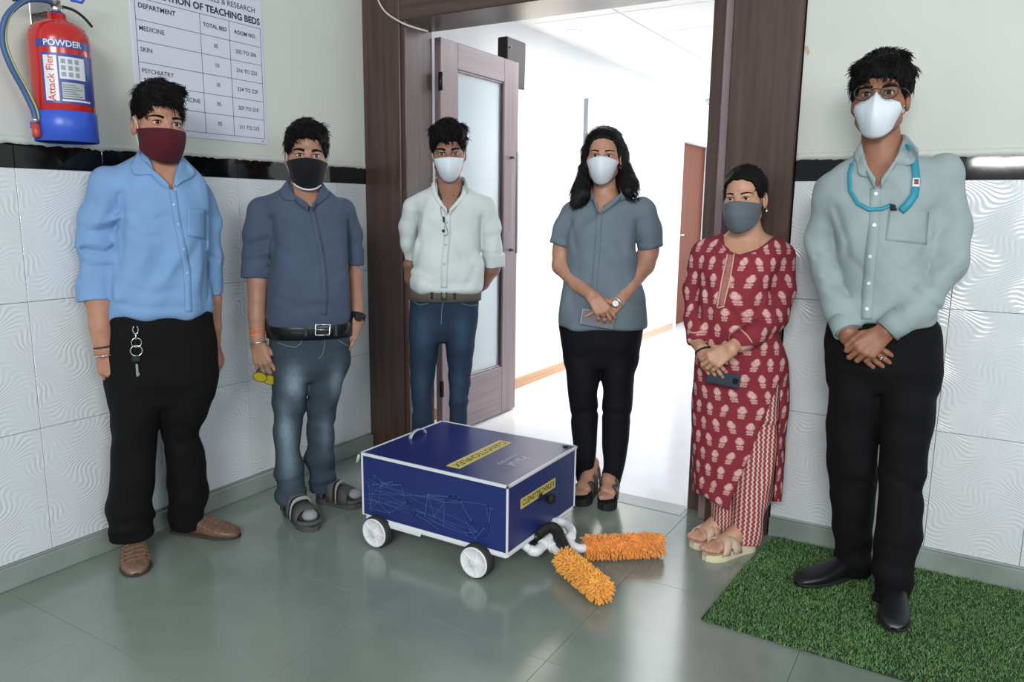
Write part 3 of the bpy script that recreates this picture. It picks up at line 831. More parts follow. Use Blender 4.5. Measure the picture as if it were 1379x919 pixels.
def shoe(P, heel, toe, w, m_up, m_sole, h=.085, hole=True, sole=.016, name='shoe', toe_w=1., open_top=.36):
    H, T = np.array(heel, float), np.array(toe, float); L = np.linalg.norm(T-H); d = (T-H)/L; x = np.array([d[1], -d[0], 0]); x = x/np.linalg.norm(x)
    S = [0, .03, .09, .18, .30, .42, .55, .68, .80, .90, .96, 1.0]
    wp = [.30, .52, .66, .72, .72, .76, .90, 1.0, .97, .80, .58, .22]
    hp = [.50, .82, .98, 1.0, .98, .90, .74, .60, .50, .42, .34, .16]
    def sect(i, sc=1., z0=0., hh=None):
        s = S[i]; c = H+d*L*s; a = wp[i]*w/2*sc*(toe_w if s > .5 else 1); hgt = (hp[i]*h if hh is None else hh); R = []
        n = 20
        for k in range(n):
            t = 2*math.pi*k/n; cx, sy = math.cos(t), math.sin(t)
            R.append(Vector(c+x*a*math.copysign(abs(cx)**.75, cx))+Vector((0, 0, z0+(hgt-z0)*(.5+.5*math.copysign(abs(sy)**.7, sy)))))
        return R
    b = MB(); R = b.grid([sect(i, 1., .006) for i in range(len(S))], True); b.bm.faces.new(R[0][::-1]); b.bm.faces.new(R[-1])
    up = b.build(name, m_up, P.root)
    b = MB(); R = b.grid([sect(i, 1.07, .0, sole) for i in range(len(S))], True); b.bm.faces.new(R[0][::-1]); b.bm.faces.new(R[-1])
    b.build('sole', m_sole, up)
    up['_L'] = L
    def surf(s, q):   # point on the upper, q -1..1 across
        i = np.interp(s, S, range(len(S))); c = H+d*L*s; a = float(np.interp(s, S, wp))*w/2*(toe_w if s > .5 else 1); hg = float(np.interp(s, S, hp))*h
        t = math.pi/2*(1-q); cx, sy = math.cos(t), math.sin(t)
        return Vector(c+x*a*math.copysign(abs(cx)**.75, cx))+Vector((0, 0, .006+(hg-.006)*(.5+.5*math.copysign(abs(sy)**.7, sy))))
    del up['_L']
    return up, surf
def foot_core(H, T, z=.02):
    """foot hidden in a closed shoe"""
    H, T = np.array(H, float), np.array(T, float); d = T-H; at = lambda s, zz: H+d*s+np.array([0, 0, z+zz])
    return [rcone(at(.20, .07), at(.20, .016), .028, .022), rcone(at(.20, .012), at(.66, .0), .018, .012)], []
def foot_prims(H, T, w, z, toes=True, h=.075):
    H, T = np.array(H, float), np.array(T, float); L = np.linalg.norm(T-H); d = (T-H)/L; x = np.array([d[1], -d[0], 0])
    at = lambda s, q, zz: H+d*L*s+x*q*w+np.array([0, 0, z+zz])
    pr = [rcone(at(.12, 0, .032), at(.40, 0, .045), .031, .034), rcone(at(.14, 0, .10), at(.2, 0, .04), .032, .034), rcone(at(.3, 0, .06), at(.66, .12, .026), .032, .022), rcone(at(.35, 0, .035), at(.70, -.22, .018), .026, .018), rcone(at(.66, .22, .02), at(.70, -.18, .018), .021, .018)]
    tz = []
    if toes:
        for q, s1, r in ((.30, 1.0, .0125), (.12, .985, .0095), (-.03, .955, .009), (-.17, .92, .0085), (-.30, .875, .008)):
            tz.append(rcone(at(.72, q*.95, .018), at(s1-.05, q, r), r*1.1, r))
    return pr, tz
def strap(P, H, T, w, s0, s1, hgt, m, par, z=.03, wd=.03, th=.004, name='strap'):
    """band over the foot from the left side at s0 to the right side at s1"""
    H, T = np.array(H, float), np.array(T, float); L = np.linalg.norm(T-H); d = (T-H)/L; x = np.array([d[1], -d[0], 0]); rows = []
    for k in range(13):
        q = k/12; a = math.pi*q; s = s0+(s1-s0)*q; row = []
        for e in (-.5, 0, .5):
            row.append(Vector(H+d*(L*s+wd*e)-x*w*.52*math.copysign(abs(math.cos(a))**.7, math.cos(a)))+Vector((0, 0, z+(hgt-e*.014)*math.sin(a)**.75)))
        rows.append(row)
    b = MB(); b.grid(rows); return b.build(name, m, par, solid=th)
def sole_mesh(P, H, T, w, prof, m, par=None, name='sandal', z0=0.):
    """flat sole with thickness profile prof(s) -> top height"""
    H, T = np.array(H, float), np.array(T, float); L = np.linalg.norm(T-H); d = (T-H)/L; x = np.array([d[1], -d[0], 0])
    S = np.linspace(0, 1, 15); wp = np.interp(S, [0, .04, .12, .35, .55, .72, .88, .96, 1], [.30, .6, .74, .70, .84, 1., .88, .62, .25]); top, bot = [], []
    rows = []
    for s, q in zip(S, wp):
        c = H+d*L*s; a = q*w/2; zt = prof(s)
        rows.append([Vector(c-x*a)+Vector((0, 0, z0)), Vector(c+x*a)+Vector((0, 0, z0)), Vector(c+x*a*1.02)+Vector((0, 0, zt*.5)), Vector(c+x*a)+Vector((0, 0, zt)), Vector(c)+Vector((0, 0, zt-.003)), Vector(c-x*a)+Vector((0, 0, zt)), Vector(c-x*a*1.02)+Vector((0, 0, zt*.5))])
    b = MB(); R = b.grid(rows, True); b.bm.faces.new(R[0][::-1]); b.bm.faces.new(R[-1]); return b.build(name, m, par or P.root, smooth=False)

# ------------------------------------------------------------------ people: materials
def skin_mat(name, c):
    t = NT(name); f = t.ramp(t.noise(28, 4), .3, .7); cc = lin(c)
    a = (cc[0]*.88, cc[1]*.82, cc[2]*.80, 1); b = (min(1, cc[0]*1.08), cc[1]*1.06, cc[2]*1.04, 1)
    t.l(t.mix(f, a, b), t.b.inputs['Base Color']); t.b.inputs['Roughness'].default_value = .48; t.b.inputs['Specular IOR Level'].default_value = .4
    t.b.inputs['Subsurface Weight'].default_value = .08; t.b.inputs['Subsurface Radius'].default_value = (.01, .004, .002); t.b.inputs['Subsurface Scale'].default_value = .5
    t.bump(t.noise(420, 3), .12, .0006); return t.m
M_hair = mat('black_hair', '#0b090a', .62, bump=.8, bscale=1.0, bdist=.003, stretch=(620, 240, 160), spec=.18)
M_eyes = [mat('eye_white', '#cfc8c2', .2), mat('iris_brown', '#2a1810', .15), mat('pupil', '#050505', .1)]
M_maskw = mat('white_mask', '#d9e2ea', .8, bump=.15, bscale=600)
M_loop_w = mat('white_elastic', '#d5d8da', .7)
M_loop_r = mat('red_elastic', '#b3242b', .7)
M_btn = mat('shirt_button', '#d8dcdc', .3)
M_blackrub = mat('black_rubber', '#141415', .7, bump=.2, bscale=120)
M_chrome = mat('chrome', '#d6d6d8', .18, 1.)
M_nail = mat('ring_gold', '#c9a862', .25, 1.)
def denim(name, dark, light, spots, base=.12):
    """faded denim: wear patches at fixed places on the cloth (local coordinates)"""
    t = NT(name); o = t.coords(); sp = t.n('ShaderNodeSeparateXYZ'); t.l(o, sp.inputs[0]); acc = base
    for (x, z, rx, rz, am) in spots:
        q = t.math('ADD', t.math('POWER', t.math('ABSOLUTE', t.math('MULTIPLY_ADD', sp.outputs[0], 1/rx, -x/rx)), 2.), t.math('POWER', t.math('ABSOLUTE', t.math('MULTIPLY_ADD', sp.outputs[2], 1/rz, -z/rz)), 2.))
        acc = t.math('ADD', acc, t.math('MULTIPLY', t.math('POWER', 2.718, t.math('MULTIPLY', q, -1.)), am))
    f = t.math('MULTIPLY', acc, t.math('MULTIPLY_ADD', t.noise(60, 4, stretch=(3, 3, .6)), .9, .55), None, True)
    t.l(t.mix(f, lin(dark), lin(light)), t.b.inputs['Base Color']); t.b.inputs['Roughness'].default_value = .9; t.b.inputs['Specular IOR Level'].default_value = .2
    t.bump(t.noise(700, 2), .3, .001); return t.m

def wfloor(u, v):
    d = RC.T @ np.array([(u-CX)/F_PX, (v-CY)/F_PX, 1.]); t = -CAM[2]/d[2]; return CAM+d*t
def start(label, ankles=None, at=None):
    if at is None: at = np.mean([wfloor(*a) for a in ankles], 0)
    return Person(at, label)
def build_shirt(P, torso, sleeves, m, seed, vcut=None, folds=(), amp=.0042, n=2.4, k=.022, cuffs=(), name='shirt', hem=.012, h=.0055, extra=None, zmin=None):
    L = Loft([P.row(*r) for r in torso], n); P.torso = L
    pr = [(L.prim(0, .02), 0.)]; ch = []
    for s in sleeves:
        c, pts = P.chain(s, 1); ch.append(pts); pr += [(q, k) for q in c]
    for s in cuffs:
        c, pts = P.chain(s, 2); pr += [(q, .004) for q in c]
    if extra: pr += extra(P)
    lo = np.min([p[0][1] for p in pr], 0)-.03; hi = np.max([p[0][2] for p in pr], 0)+.03
    F = Field(axis(lo[0], hi[0], h), axis(lo[1], hi[1], h), axis(lo[2], hi[2], h))
    for p, kk in pr: F.add(p, kk)
    F.displace(wrinkles(seed, amp, (48, 48, 34)))
    if folds: F.displace(P.crease(folds))
    F.add(L.prim(.009, .02), .003)
    for c in ch:
        for (a, ra), (b, rb) in zip(c, c[1:]): F.add(rcone(a, b, ra-.009, rb-.009, 1 if b is c[-1][0] else 0), .003)
    if vcut is not None: F.add(P.polypx(vcut, P.torso.at(float(P.torso.z1))[1]-.0), .004, 's')
    P.sleeves = ch; P.slspec = sleeves
    return P.add(name, F, m)
def arm_chain(P, sl, spec):
    """arm inside the sleeve, then the bare arm below it"""
    lastv = sl[-1][1]; below = [a for a in spec if a[1] > lastv+.5]; n = len(sl)
    up = []
    for i, (u, v, df, r) in enumerate(sl):
        p = P.J(u, v, df); rr = r*P.mpp(p)-.016
        if i >= n-2: rr = min(rr, below[0][3]*P.mpp(p)*1.06)
        up.append((p, rr))
    pts = up+[(P.J(u, v, df), r*P.mpp(P.J(u, v, df))) for u, v, df, r in below]
    return [rcone(a, b, ra, rb) for (a, ra), (b, rb) in zip(pts, pts[1:])]
def build_pants(P, pelvis, legs, dfe, m, seed, amp=.0026, name='trousers', folds=(), df0=0., h=.006, bf=1.12, df_hip=0.):
    pelvis = list(pelvis); r = pelvis[-1]; pelvis[-1] = (r[0], r[1]+3, r[2]-3, r[3]*.80, r[4])
    L = Loft([P.row(*r) for r in pelvis], 2.4); P.pelvis = L; P.legs = []
    pb = pelvis[-2][3]
    pr = [(L.prim(0, .03), 0.)]
    for rows, de in zip(legs, dfe):
        v0, v1 = rows[0][0], rows[-1][0]; R = []
        for r in rows:
            t = (r[0]-v0)/(v1-v0); q = P.row(r[0], r[1], r[2], -bf, df_hip+(de-df_hip)*t)
            k = max(0, 1-(r[0]-v0)/85.); k = k*k*(3-2*k)
            kk = max(0, 1-(r[0]-v0)/45.); R.append(q[:3]+(q[3]*(1-.13*kk), (q[4]*(1-k)+pb*.97*k)*(1-.16*kk)))
        l = Loft(R, 2.2); P.legs.append(l); pr.append((l.prim(0, .006), .016))
    lo = np.min([p[0][1] for p in pr], 0)-.03; hi = np.max([p[0][2] for p in pr], 0)+.03
    F = Field(axis(lo[0], hi[0], h), axis(lo[1], hi[1], h), axis(lo[2], hi[2], h))
    for p, kk in pr: F.add(p, kk)
    zk = float(P.legs[0].z0)
    F.displace(wrinkles(seed, amp, (30, 30, 60), zmod=lambda x, y, z: .5+1.3*np.exp(-((z-zk-.05)/.10)**2)+.6*np.exp(-((z-zk-.42)/.08)**2)))
    if folds: F.displace(P.crease(folds))
    F.add(L.prim(.004, .03), .003)
    for l in P.legs: F.add(l.prim(.005), .003)
    return P.add(name, F, m)
def build_body(P, H, neck, arms, hands, feet=(), m=None, inset=.015, h=.0095, more=(), leg_in=.012, arm_k=.012, bz0=None):
    """the whole figure as one surface"""
    pr = [(P.torso.prim(inset, .02, z0=bz0), 0.), (P.pelvis.prim(.013, .03), .02)]
    for l in P.legs: pr.append((l.prim(leg_in, .02), .015))
    nu, nv, nd, nr = neck; nb = P.J(nu, nv, nd); r = nr*P.mpp(nb)
    pr.append((rcone(H.w((0, .022, -.055)), nb, .052*H.s*H.wx, r), .02))
    pr.append((rcone(nb, nb-np.array([0, -.01, .05]), r, r*1.05), .03))
    for a, sl in zip(arms, P.slspec): pr += [(q, arm_k) for q in arm_chain(P, sl, a)]
    pr += list(more)
    hp, hf = [], []
    for x in hands: hp += x[0]; hf += x[1]
    tz = []
    for f in feet: pr += [(q, .012) for q in f[0]]; tz += f[1]
    allp = [p for p, _ in pr]+hp+hf+tz
    lo = np.min([p[1] for p in allp], 0)-.02; hi = np.max([p[2] for p in allp], 0)+.02
    hl, hh = H.fine(); lo = np.minimum(lo, hl-.02); hi = np.maximum(hi, hh+.02)
    FX, FY, FZ = [(hl[0]+.03, hh[0]-.03, .0026)], [(hl[1], hh[1]-.02, .0032)], [(hl[2], hh[2], .0024)]
    for g in ([x[0]+x[1] for x in hands]+[f[1] for f in feet if f[1]]):
        a = np.min([p[1] for p in g], 0)-.004; b = np.max([p[2] for p in g], 0)+.004
        FX.append((a[0], b[0], .0032)); FY.append((a[1], b[1], .0036)); FZ.append((a[2], b[2], .0030))
    F = Field(axis(lo[0], hi[0], h, FX), axis(lo[1], hi[1], h, FY), axis(lo[2], hi[2], h*1.2, FZ))
    for p, k in pr: F.add(p, k)
    for x in hands:
        G = Field(F.xs, F.ys, F.zs) if False else None
        add_hand(F, x)
    for q in tz: F.add(q, .004)
    H.add_to(F)
    P.body = P.add('body', F, m); return P.body
def belt(P, z, hgt, m, off=.004, th=.004, name='belt', n=64, tilt=0.):
    g = MB(); R = []
    for q in (0, .5, 1): R.append([(x, y, zz+(hgt*(q-.5))+tilt*x) for x, y, zz in P.pelvis.ring(z+hgt*(q-.5), off, n)])
    g.grid(R, True); return g.build(name, m, P.root, solid=th, offset=1)
def bangle(P, c, d, r, rt, m, name, flat=1., par=None, wob=0.):
    """ring of radius r round the direction d at c"""
    d = Vector(unit(d)); a = d.orthogonal().normalized(); b = d.cross(a); pts = []
    for k in range(24):
        t = 2*math.pi*k/24; pts.append(Vector(c)+a*math.cos(t)*r+b*math.sin(t)*r*flat+d*wob*math.sin(t))
    g = MB(); g.tube(pts, rt, 6, closed=True); return g.build(name, m, par or P.root)
def band(P, c, d, r, hgt, m, name, th=.003, flat=1., par=None):
    d = Vector(unit(d)); a = d.orthogonal().normalized(); b = d.cross(a); R = []
    for q in (-.5, 0, .5): R.append([Vector(c)+d*hgt*q+a*math.cos(t)*r+b*math.sin(t)*r*flat for t in (2*math.pi*k/28 for k in range(28))])
    g = MB(); g.grid(R, True); return g.build(name, m, par or P.root, solid=th, offset=1)

# ================================================================== man at the right: grey-green shirt, lanyard, spectacles
def man_lanyard():
    P = start('tall man in grey-green shirt with turquoise lanyard and round glasses', [(1158, 781), (1205, 815)])
    M_sh = cloth('grey_green_shirt', '#93a2a4', 1100); M_pt = mat('black_trouser_cloth', '#060609', .85, bump=.2, bscale=700, spec=.25)
    M_sk = skin_mat('skin_brown', '#93675200'[:7])
    hL, tL = P.fl(1170, 778), P.fl(1071, 797); hR, tR = P.fl(1204, 812), P.fl(1202, 861)
    for p in (hL, tL, hR, tR): p[2] = .012
    aL, aR = hL+.2*(tL-hL), hR+.2*(tR-hR)
    torso = [(206, 1165, 1211, .05, .0), (216, 1148, 1232, .070, 0), (226, 1128, 1262, .085, 0), (240, 1116, 1276, .10, 0), (262, 1116, 1268, .115, 0), (285, 1121, 1256, .122, .01), (314, 1126, 1252, .122, .015), (357, 1130, 1249, .118, .02), (399, 1136, 1252, .120, .02), (425, 1140, 1257, .124, .02), (437, 1143, 1258, .122, .02)]
    slL = [(1124, 258, 0, 27), (1112, 310, 0, 22), (1113, 372, .02, 21), (1127, 420, .08, 19), (1141, 451, .13, 17)]
    slR = [(1266, 248, 0, 32), (1278, 310, 0, 26), (1276, 360, .02, 25), (1247, 405, .09, 22), (1206, 440, .16, 18), (1195, 449, .165, 17)]
    folds = [([(1125, 285), (1140, 330), (1143, 400)], .005, 5), ([(1250, 290), (1244, 350), (1252, 385)], .006, 6), ([(1255, 330), (1280, 300)], .004, 6), ([(1245, 372), (1290, 345)], .005, 6),
             ([(1228, 395), (1262, 420)], .004, 5), ([(1100, 350), (1128, 362)], .004, 5), ([(1104, 385), (1136, 388)], .004, 6), ([(1190, 330), (1215, 360), (1240, 340)], -.003, 8), ([(1150, 400), (1190, 425), (1235, 405)], .003, 7), ([(1212, 420), (1222, 440)], .003, 4)]
    sh = build_shirt(P, torso, [slL, slR], M_sh, 11, [(1164, 186), (1213, 178), (1208, 215), (1183, 256), (1180, 256), (1165, 222)], folds)
    pelvis = [(430, 1119, 1256, .108, .01), (450, 1117, 1259, .115, .01), (495, 1116, 1260, .125, .0), (530, 1117, 1258, .118, 0)]
    lL = [(505, 1117, 1188), (545, 1117, 1186), (570, 1116, 1181), (620, 1114, 1179), (670, 1120, 1177), (720, 1124, 1172), (773, 1124, 1170)]
    lR = [(505, 1187, 1259), (545, 1186, 1257), (570, 1187, 1254), (620, 1187, 1246), (660, 1187, 1240), (720, 1180, 1237.7), (770, 1176, 1227.7), (806, 1179, 1223)]
    build_pants(P, pelvis, [lL, lR], [-aL[1], -aR[1]], M_pt, 12, folds=[([(1192, 640), (1235, 668)], .004, 6), ([(1125, 660), (1172, 650)], .004, 6), ([(1184, 740), (1222, 752)], .004, 5), ([(1128, 755), (1168, 748)], .004, 5)])
    H = Head(P, 1181, 130, .035, 1.0, -3, -2, -1)
    A = hand(P.J(1192, 451, .165), P.J(1160, 479, .185), (0.1, -1, .15), 1, .98, curl=((38, 50, 35), (36, 52, 36), (38, 52, 36), (42, 52, 36)), spread=4, thumb=(.15, .95, -.15))
    B = hand(P.J(1141, 456, .125), P.J(1176, 483, .135), (0, -1, .1), -1, .95, curl=((12, 25, 20),)*4, spread=3, thumb=(.3, .9, -.2))
    arms = [[(1128, 262, 0, 22), (1113, 372, .02, 15), (1141, 456, .125, 11)], [(1258, 255, 0, 24), (1276, 360, .02, 17), (1192, 451, .165, 11.5)]]
    build_body(P, H, (1188, 216, -.005, 26), arms, [A, B], [foot_core(hL, tL), foot_core(hR, tR)], M_sk)
    H.finish(P, dict(eye=M_eyes, hair=M_hair), 1.25)
    H.hair(P, M_hair, .013, hl=((-.13, .050), (-.085, .047), (-.06, .036), (-.045, .010), (-.03, -.008), (-.008, -.012), (.0, .012), (.03, .012), (.05, -.03), (.075, -.06)), top=.012, side=.016,
           lumps=[((-.045, -.062, .075), (.03, -.075, .092), .024, .026), ((-.06, -.02, .085), (.05, -.03, .105), .028, .028), ((.055, -.03, .075), (.078, .01, .07), .024, .020), ((-.062, -.04, .05), (-.074, .0, .03), .018, .014), ((.062, -.045, .05), (.074, -.01, .03), .016, .013), ((.03, -.03, .118), (.06, -.005, .112), .008, .004)], seed=5, amp=.004)
    k = dict(KN95); k.update(top=.004, top_side=-.033, tp=.42, bot=-.134, bot_side=-.075, keel=.016, y0=.094)
    mk = H.mask(P, M_maskw, k); H.loops(P, M_loop_r, mk, .0017)
    # spectacles: two round rims, bridge, temples
    M_rim = mat('spectacle_rim', '#26282b', .25, .4); M_lens = NT('clear_lens'); M_lens.b.inputs['Transmission Weight'].default_value = 1.; M_lens.b.inputs['Roughness'].default_value = .02; M_lens.b.inputs['IOR'].default_value = 1.05; M_lens.b.inputs['Base Color'].default_value = (.95, .97, .96, 1); M_lens = M_lens.m
    b = MB()
    for sx in (-1, 1):
        b.tube([H.w((sx*.036+.0245*math.cos(a), -.119, -.002+.0225*math.sin(a))) for a in (2*math.pi*q/28 for q in range(28))], .0017, 6, closed=True)
        b.tube([H.w((sx*.0605, -.118, .004)), H.w((sx*.074, -.098, .006)), H.w((sx*.0805, -.04, .006)), H.w((sx*.083, .012, .004)), H.w((sx*.080, .034, -.012))], .0015, 6)
    b.tube([H.w((-.012, -.119, .003)), H.w((-.005, -.122, .007)), H.w((.005, -.122, .007)), H.w((.012, -.119, .003))], .0016, 6)
    gl = b.build('spectacles', M_rim, P.root)
    for sx in (-1, 1):
        b = MB(); b.poly([H.w((sx*.036+.024*math.cos(a), -.119, -.002+.022*math.sin(a))) for a in (2*math.pi*q/24 for q in range(24))]); b.build('lens', M_lens, gl, solid=.0012)
    collar(P, 'shirt', M_sh, sh, [(1161, 196, .02, 1151, 214), (1162, 210, .06, 1155, 228), (1166, 224, .10, 1158, 241), (1178, 249, .118, 1176, 247)], [(1216, 188, .02, 1236, 206), (1212, 203, .06, 1232, 222), (1206, 218, .10, 1223, 229), (1186, 249, .118, 1190, 244)], (1190, 186, .075, .045))
    P.strip('placket', 'shirt', [(1179, 258), (1178, 300), (1172, 350), (1168, 400), (1167, 434)], 15, M_sh, .0015, .0022, sh)
    P.buttons('shirt', [(1179, 266), (1177, 308), (1172, 350), (1170, 386), (1167, 421)], .0062, M_btn, sh)
    P.patch('pocket', 'shirt', [(1197, 288), (1250, 289), (1247, 334), (1192, 328)], M_sh, .0015, .0015, sh)
    for q, nm in ((1, 'cuff'),):
        for ch in P.sleeves:
            (p0, r0), (p1, r1) = ch[-2], ch[-1]; d = unit(p1-p0); band(P, p1-d*.025, d, r1*1.03, .055, M_sh, nm, .002, par=sh)
    # lanyard: ribbon round the neck, ends in the pocket
    M_lan = mat('turquoise_ribbon', '#2789a0', .5, bump=.1, bscale=300)
    la = P.strip('lanyard', 'shirt', [(1226, 204), (1231, 228), (1233, 250), (1230, 268), (1222, 280), (1213, 289)], 10, M_lan, .007, .0015)
    P.strip('lanyard_ribbon', 'shirt', [(1148, 226), (1144, 240), (1145, 262), (1155, 279), (1170, 287), (1188, 286), (1200, 281), (1206, 284)], 5, M_lan, .006, .0015, la)
    nk = []
    for k in range(13):
        a = math.pi*k/12; c0, c1 = P.on('shirt', 1148, 226, .006), P.on('shirt', 1226, 204, .006)
        nk.append(Vector(c0)*(1-k/12)+Vector(c1)*(k/12)+Vector((0, .125*math.sin(a), .045*math.sin(a))))
    b = MB(); b.grid([[p+Vector((0, 0, .006)) for p in nk], [p-Vector((0, 0, .006)) for p in nk]]); b.build('lanyard_ribbon', M_lan, la, solid=.0015)
    P.patch('lanyard_tag', 'shirt', [(1227, 246), (1237, 246), (1236, 258), (1226, 258)], mat('tag_white', '#d8dde0', .5), .010, .001, la, 3, 3)
    P.patch('tag_print', 'shirt', [(1229, 248), (1235, 248), (1234.5, 255), (1228.5, 255)], mat('tag_print', '#7d4a52', .5), .0113, .0006, la, 2, 2)
    P.patch('lanyard_clip', 'shirt', [(1199, 280), (1206, 281), (1208, 288), (1200, 288)], M_blackrub, .008, .003, la, 3, 3)
    p = P.J(1186.5, 487, .165); bangle(P, p, (.75, -.2, -.6), .0095, .0022, M_chrome, 'ring')
    for hh, tt in ((hL, tL), (hR, tR)):
        up, sf = shoe(P, hh, tt, .092, mat('black_shoe_leather', '#15171a', .38, bump=.1, bscale=90), M_blackrub, .082)
        up.location.z += .0; 
        b = MB(); b.tube([sf(.40, q) for q in np.linspace(-.95, .95, 13)], .0022, 6); b.build('shoe_seam', M_blackrub, up)
    # white sock patches showing under the hems
    b = MB(); c = hL+.24*(tL-hL); b.lathe([(.036, .03), (.040, .085), (.038, .12)], Matrix.Translation(Vector((c[0], c[1], 0))), 20); b.build('sock', mat('white_sock', '#d4d8dc', .9), P.root)
    c = hR+.24*(tR-hR); b = MB(); b.lathe([(.036, .03), (.040, .085), (.038, .115)], Matrix.Translation(Vector((c[0], c[1], 0))), 20); b.build('sock', mat('white_sock', '#d4d8dc', .9), P.root)
    P.root.location.z += .010
    return P

# ================================================================== woman in the printed kurta
def kurta_mat(name, base, motif, cell=(.062, .060)):
    t = NT(name); o = t.coords(); sp = t.n('ShaderNodeSeparateXYZ'); t.l(o, sp.inputs[0])
    at = t.n('ShaderNodeAttribute', attribute_name='arc'); X = at.outputs['Fac']; Z = sp.outputs[2]
    cx, cz_ = cell
    r = t.math('DIVIDE', Z, cz_); row = t.math('FLOOR', r); fz = t.math('SUBTRACT', t.math('SUBTRACT', r, row), .5)
    sh = t.math('MULTIPLY', t.math('MODULO', t.math('ADD', row, 100.), 2.), .5)
    u = t.math('ADD', t.math('DIVIDE', X, cx), sh); col = t.math('FLOOR', u); fx = t.math('SUBTRACT', t.math('SUBTRACT', u, col), .5)
    wn = t.n('ShaderNodeTexWhiteNoise'); wn.noise_dimensions = '2D'; cb = t.n('ShaderNodeCombineXYZ'); t.l(col, cb.inputs[0]); t.l(row, cb.inputs[1]); t.l(cb.outputs[0], wn.inputs['Vector'])
    tl = t.math('MULTIPLY', t.math('SUBTRACT', wn.outputs['Value'], .5), .7)
    x = t.math('MULTIPLY', t.math('ADD', fx, t.math('MULTIPLY', fz, tl)), cx); z = t.math('MULTIPLY', fz, cz_)
    def el(x0, z0, rx, rz, soft=.25):
        q = t.math('SQRT', t.math('ADD', t.math('POWER', t.math('ABSOLUTE', t.math('DIVIDE', t.math('SUBTRACT', x, x0), rx)), 2.), t.math('POWER', t.math('ABSOLUTE', t.math('DIVIDE', t.math('SUBTRACT', z, z0), rz)), 2.)))
        return t.math('SUBTRACT', 1., t.math('SMOOTH_MIN', 1., t.math('MAXIMUM', t.math('DIVIDE', t.math('SUBTRACT', q, 1-soft), soft*2), 0.), .05))
    fl_ = el(0, .007, .0145, .0120); pet = el(0, .017, .009, .007); st = el(0, -.012, .0018, .013)
    l1 = el(-.007, -.011, .006, .0042); l2 = el(.007, -.011, .006, .0042); l3 = el(-.006, -.020, .005, .0035); l4 = el(.006, -.020, .005, .0035)
    dots = t.ramp(t.noise(260, 1), .35, .6)
    a = t.math('MAXIMUM', fl_, pet); b = t.math('MAXIMUM', t.math('MAXIMUM', l1, l2), t.math('MAXIMUM', t.math('MAXIMUM', l3, l4), st))
    f = t.math('MULTIPLY', t.math('MAXIMUM', a, t.math('MULTIPLY', b, .8)), t.math('MULTIPLY_ADD', dots, .45, .55), None, True)
    t.l(t.mix(f, lin(base), lin(motif)), t.b.inputs['Base Color']); t.b.inputs['Roughness'].default_value = .9; t.b.inputs['Specular IOR Level'].default_value = .15
    t.bump(t.noise(900, 2), .2, .001); return t.m
def zigzag_mat(name):
    t = NT(name); o = t.coords(); sp = t.n('ShaderNodeSeparateXYZ'); t.l(o, sp.inputs[0]); at = t.n('ShaderNodeAttribute', attribute_name='arc'); X = at.outputs['Fac']; Z = sp.outputs[2]
    zz = t.math('PINGPONG', Z, .009); x = t.math('ADD', X, t.math('MULTIPLY', zz, .75))
    s = t.math('FRACT', t.math('DIVIDE', x, .021))
    w = t.math('LESS_THAN', t.math('ABSOLUTE', t.math('SUBTRACT', s, .5)), .17)
    s2 = t.math('LESS_THAN', t.math('ABSOLUTE', t.math('SUBTRACT', s, .02)), .05)
    c = t.mix(w, lin('#9c4a50'), lin('#d9c3b6')); c = t.mix(s2, c, lin('#5d1f28'))
    t.l(c, t.b.inputs['Base Color']); t.b.inputs['Roughness'].default_value = .9; t.bump(t.noise(900, 2), .2, .001); return t.m
def arc_attr(o, a, cx=0.):
    me = o.data; n = len(me.vertices); co = np.empty(n*3, np.float32); me.vertices.foreach_get('co', co); co = co.reshape(-1, 3)
    nr = np.empty(n*3, np.float32); me.vertices.foreach_get('normal', nr); nr = nr.reshape(-1, 3)
    x = co[:, 0]-cx; v = x+np.tanh(x/.06)*.7*(co[:, 1]+.13); v = np.where(nr[:, 1] > .3, v*1.0+.03, v)
    at = me.attributes.new('arc', 'FLOAT', 'POINT'); at.data.foreach_set('value', v.astype(np.float32))
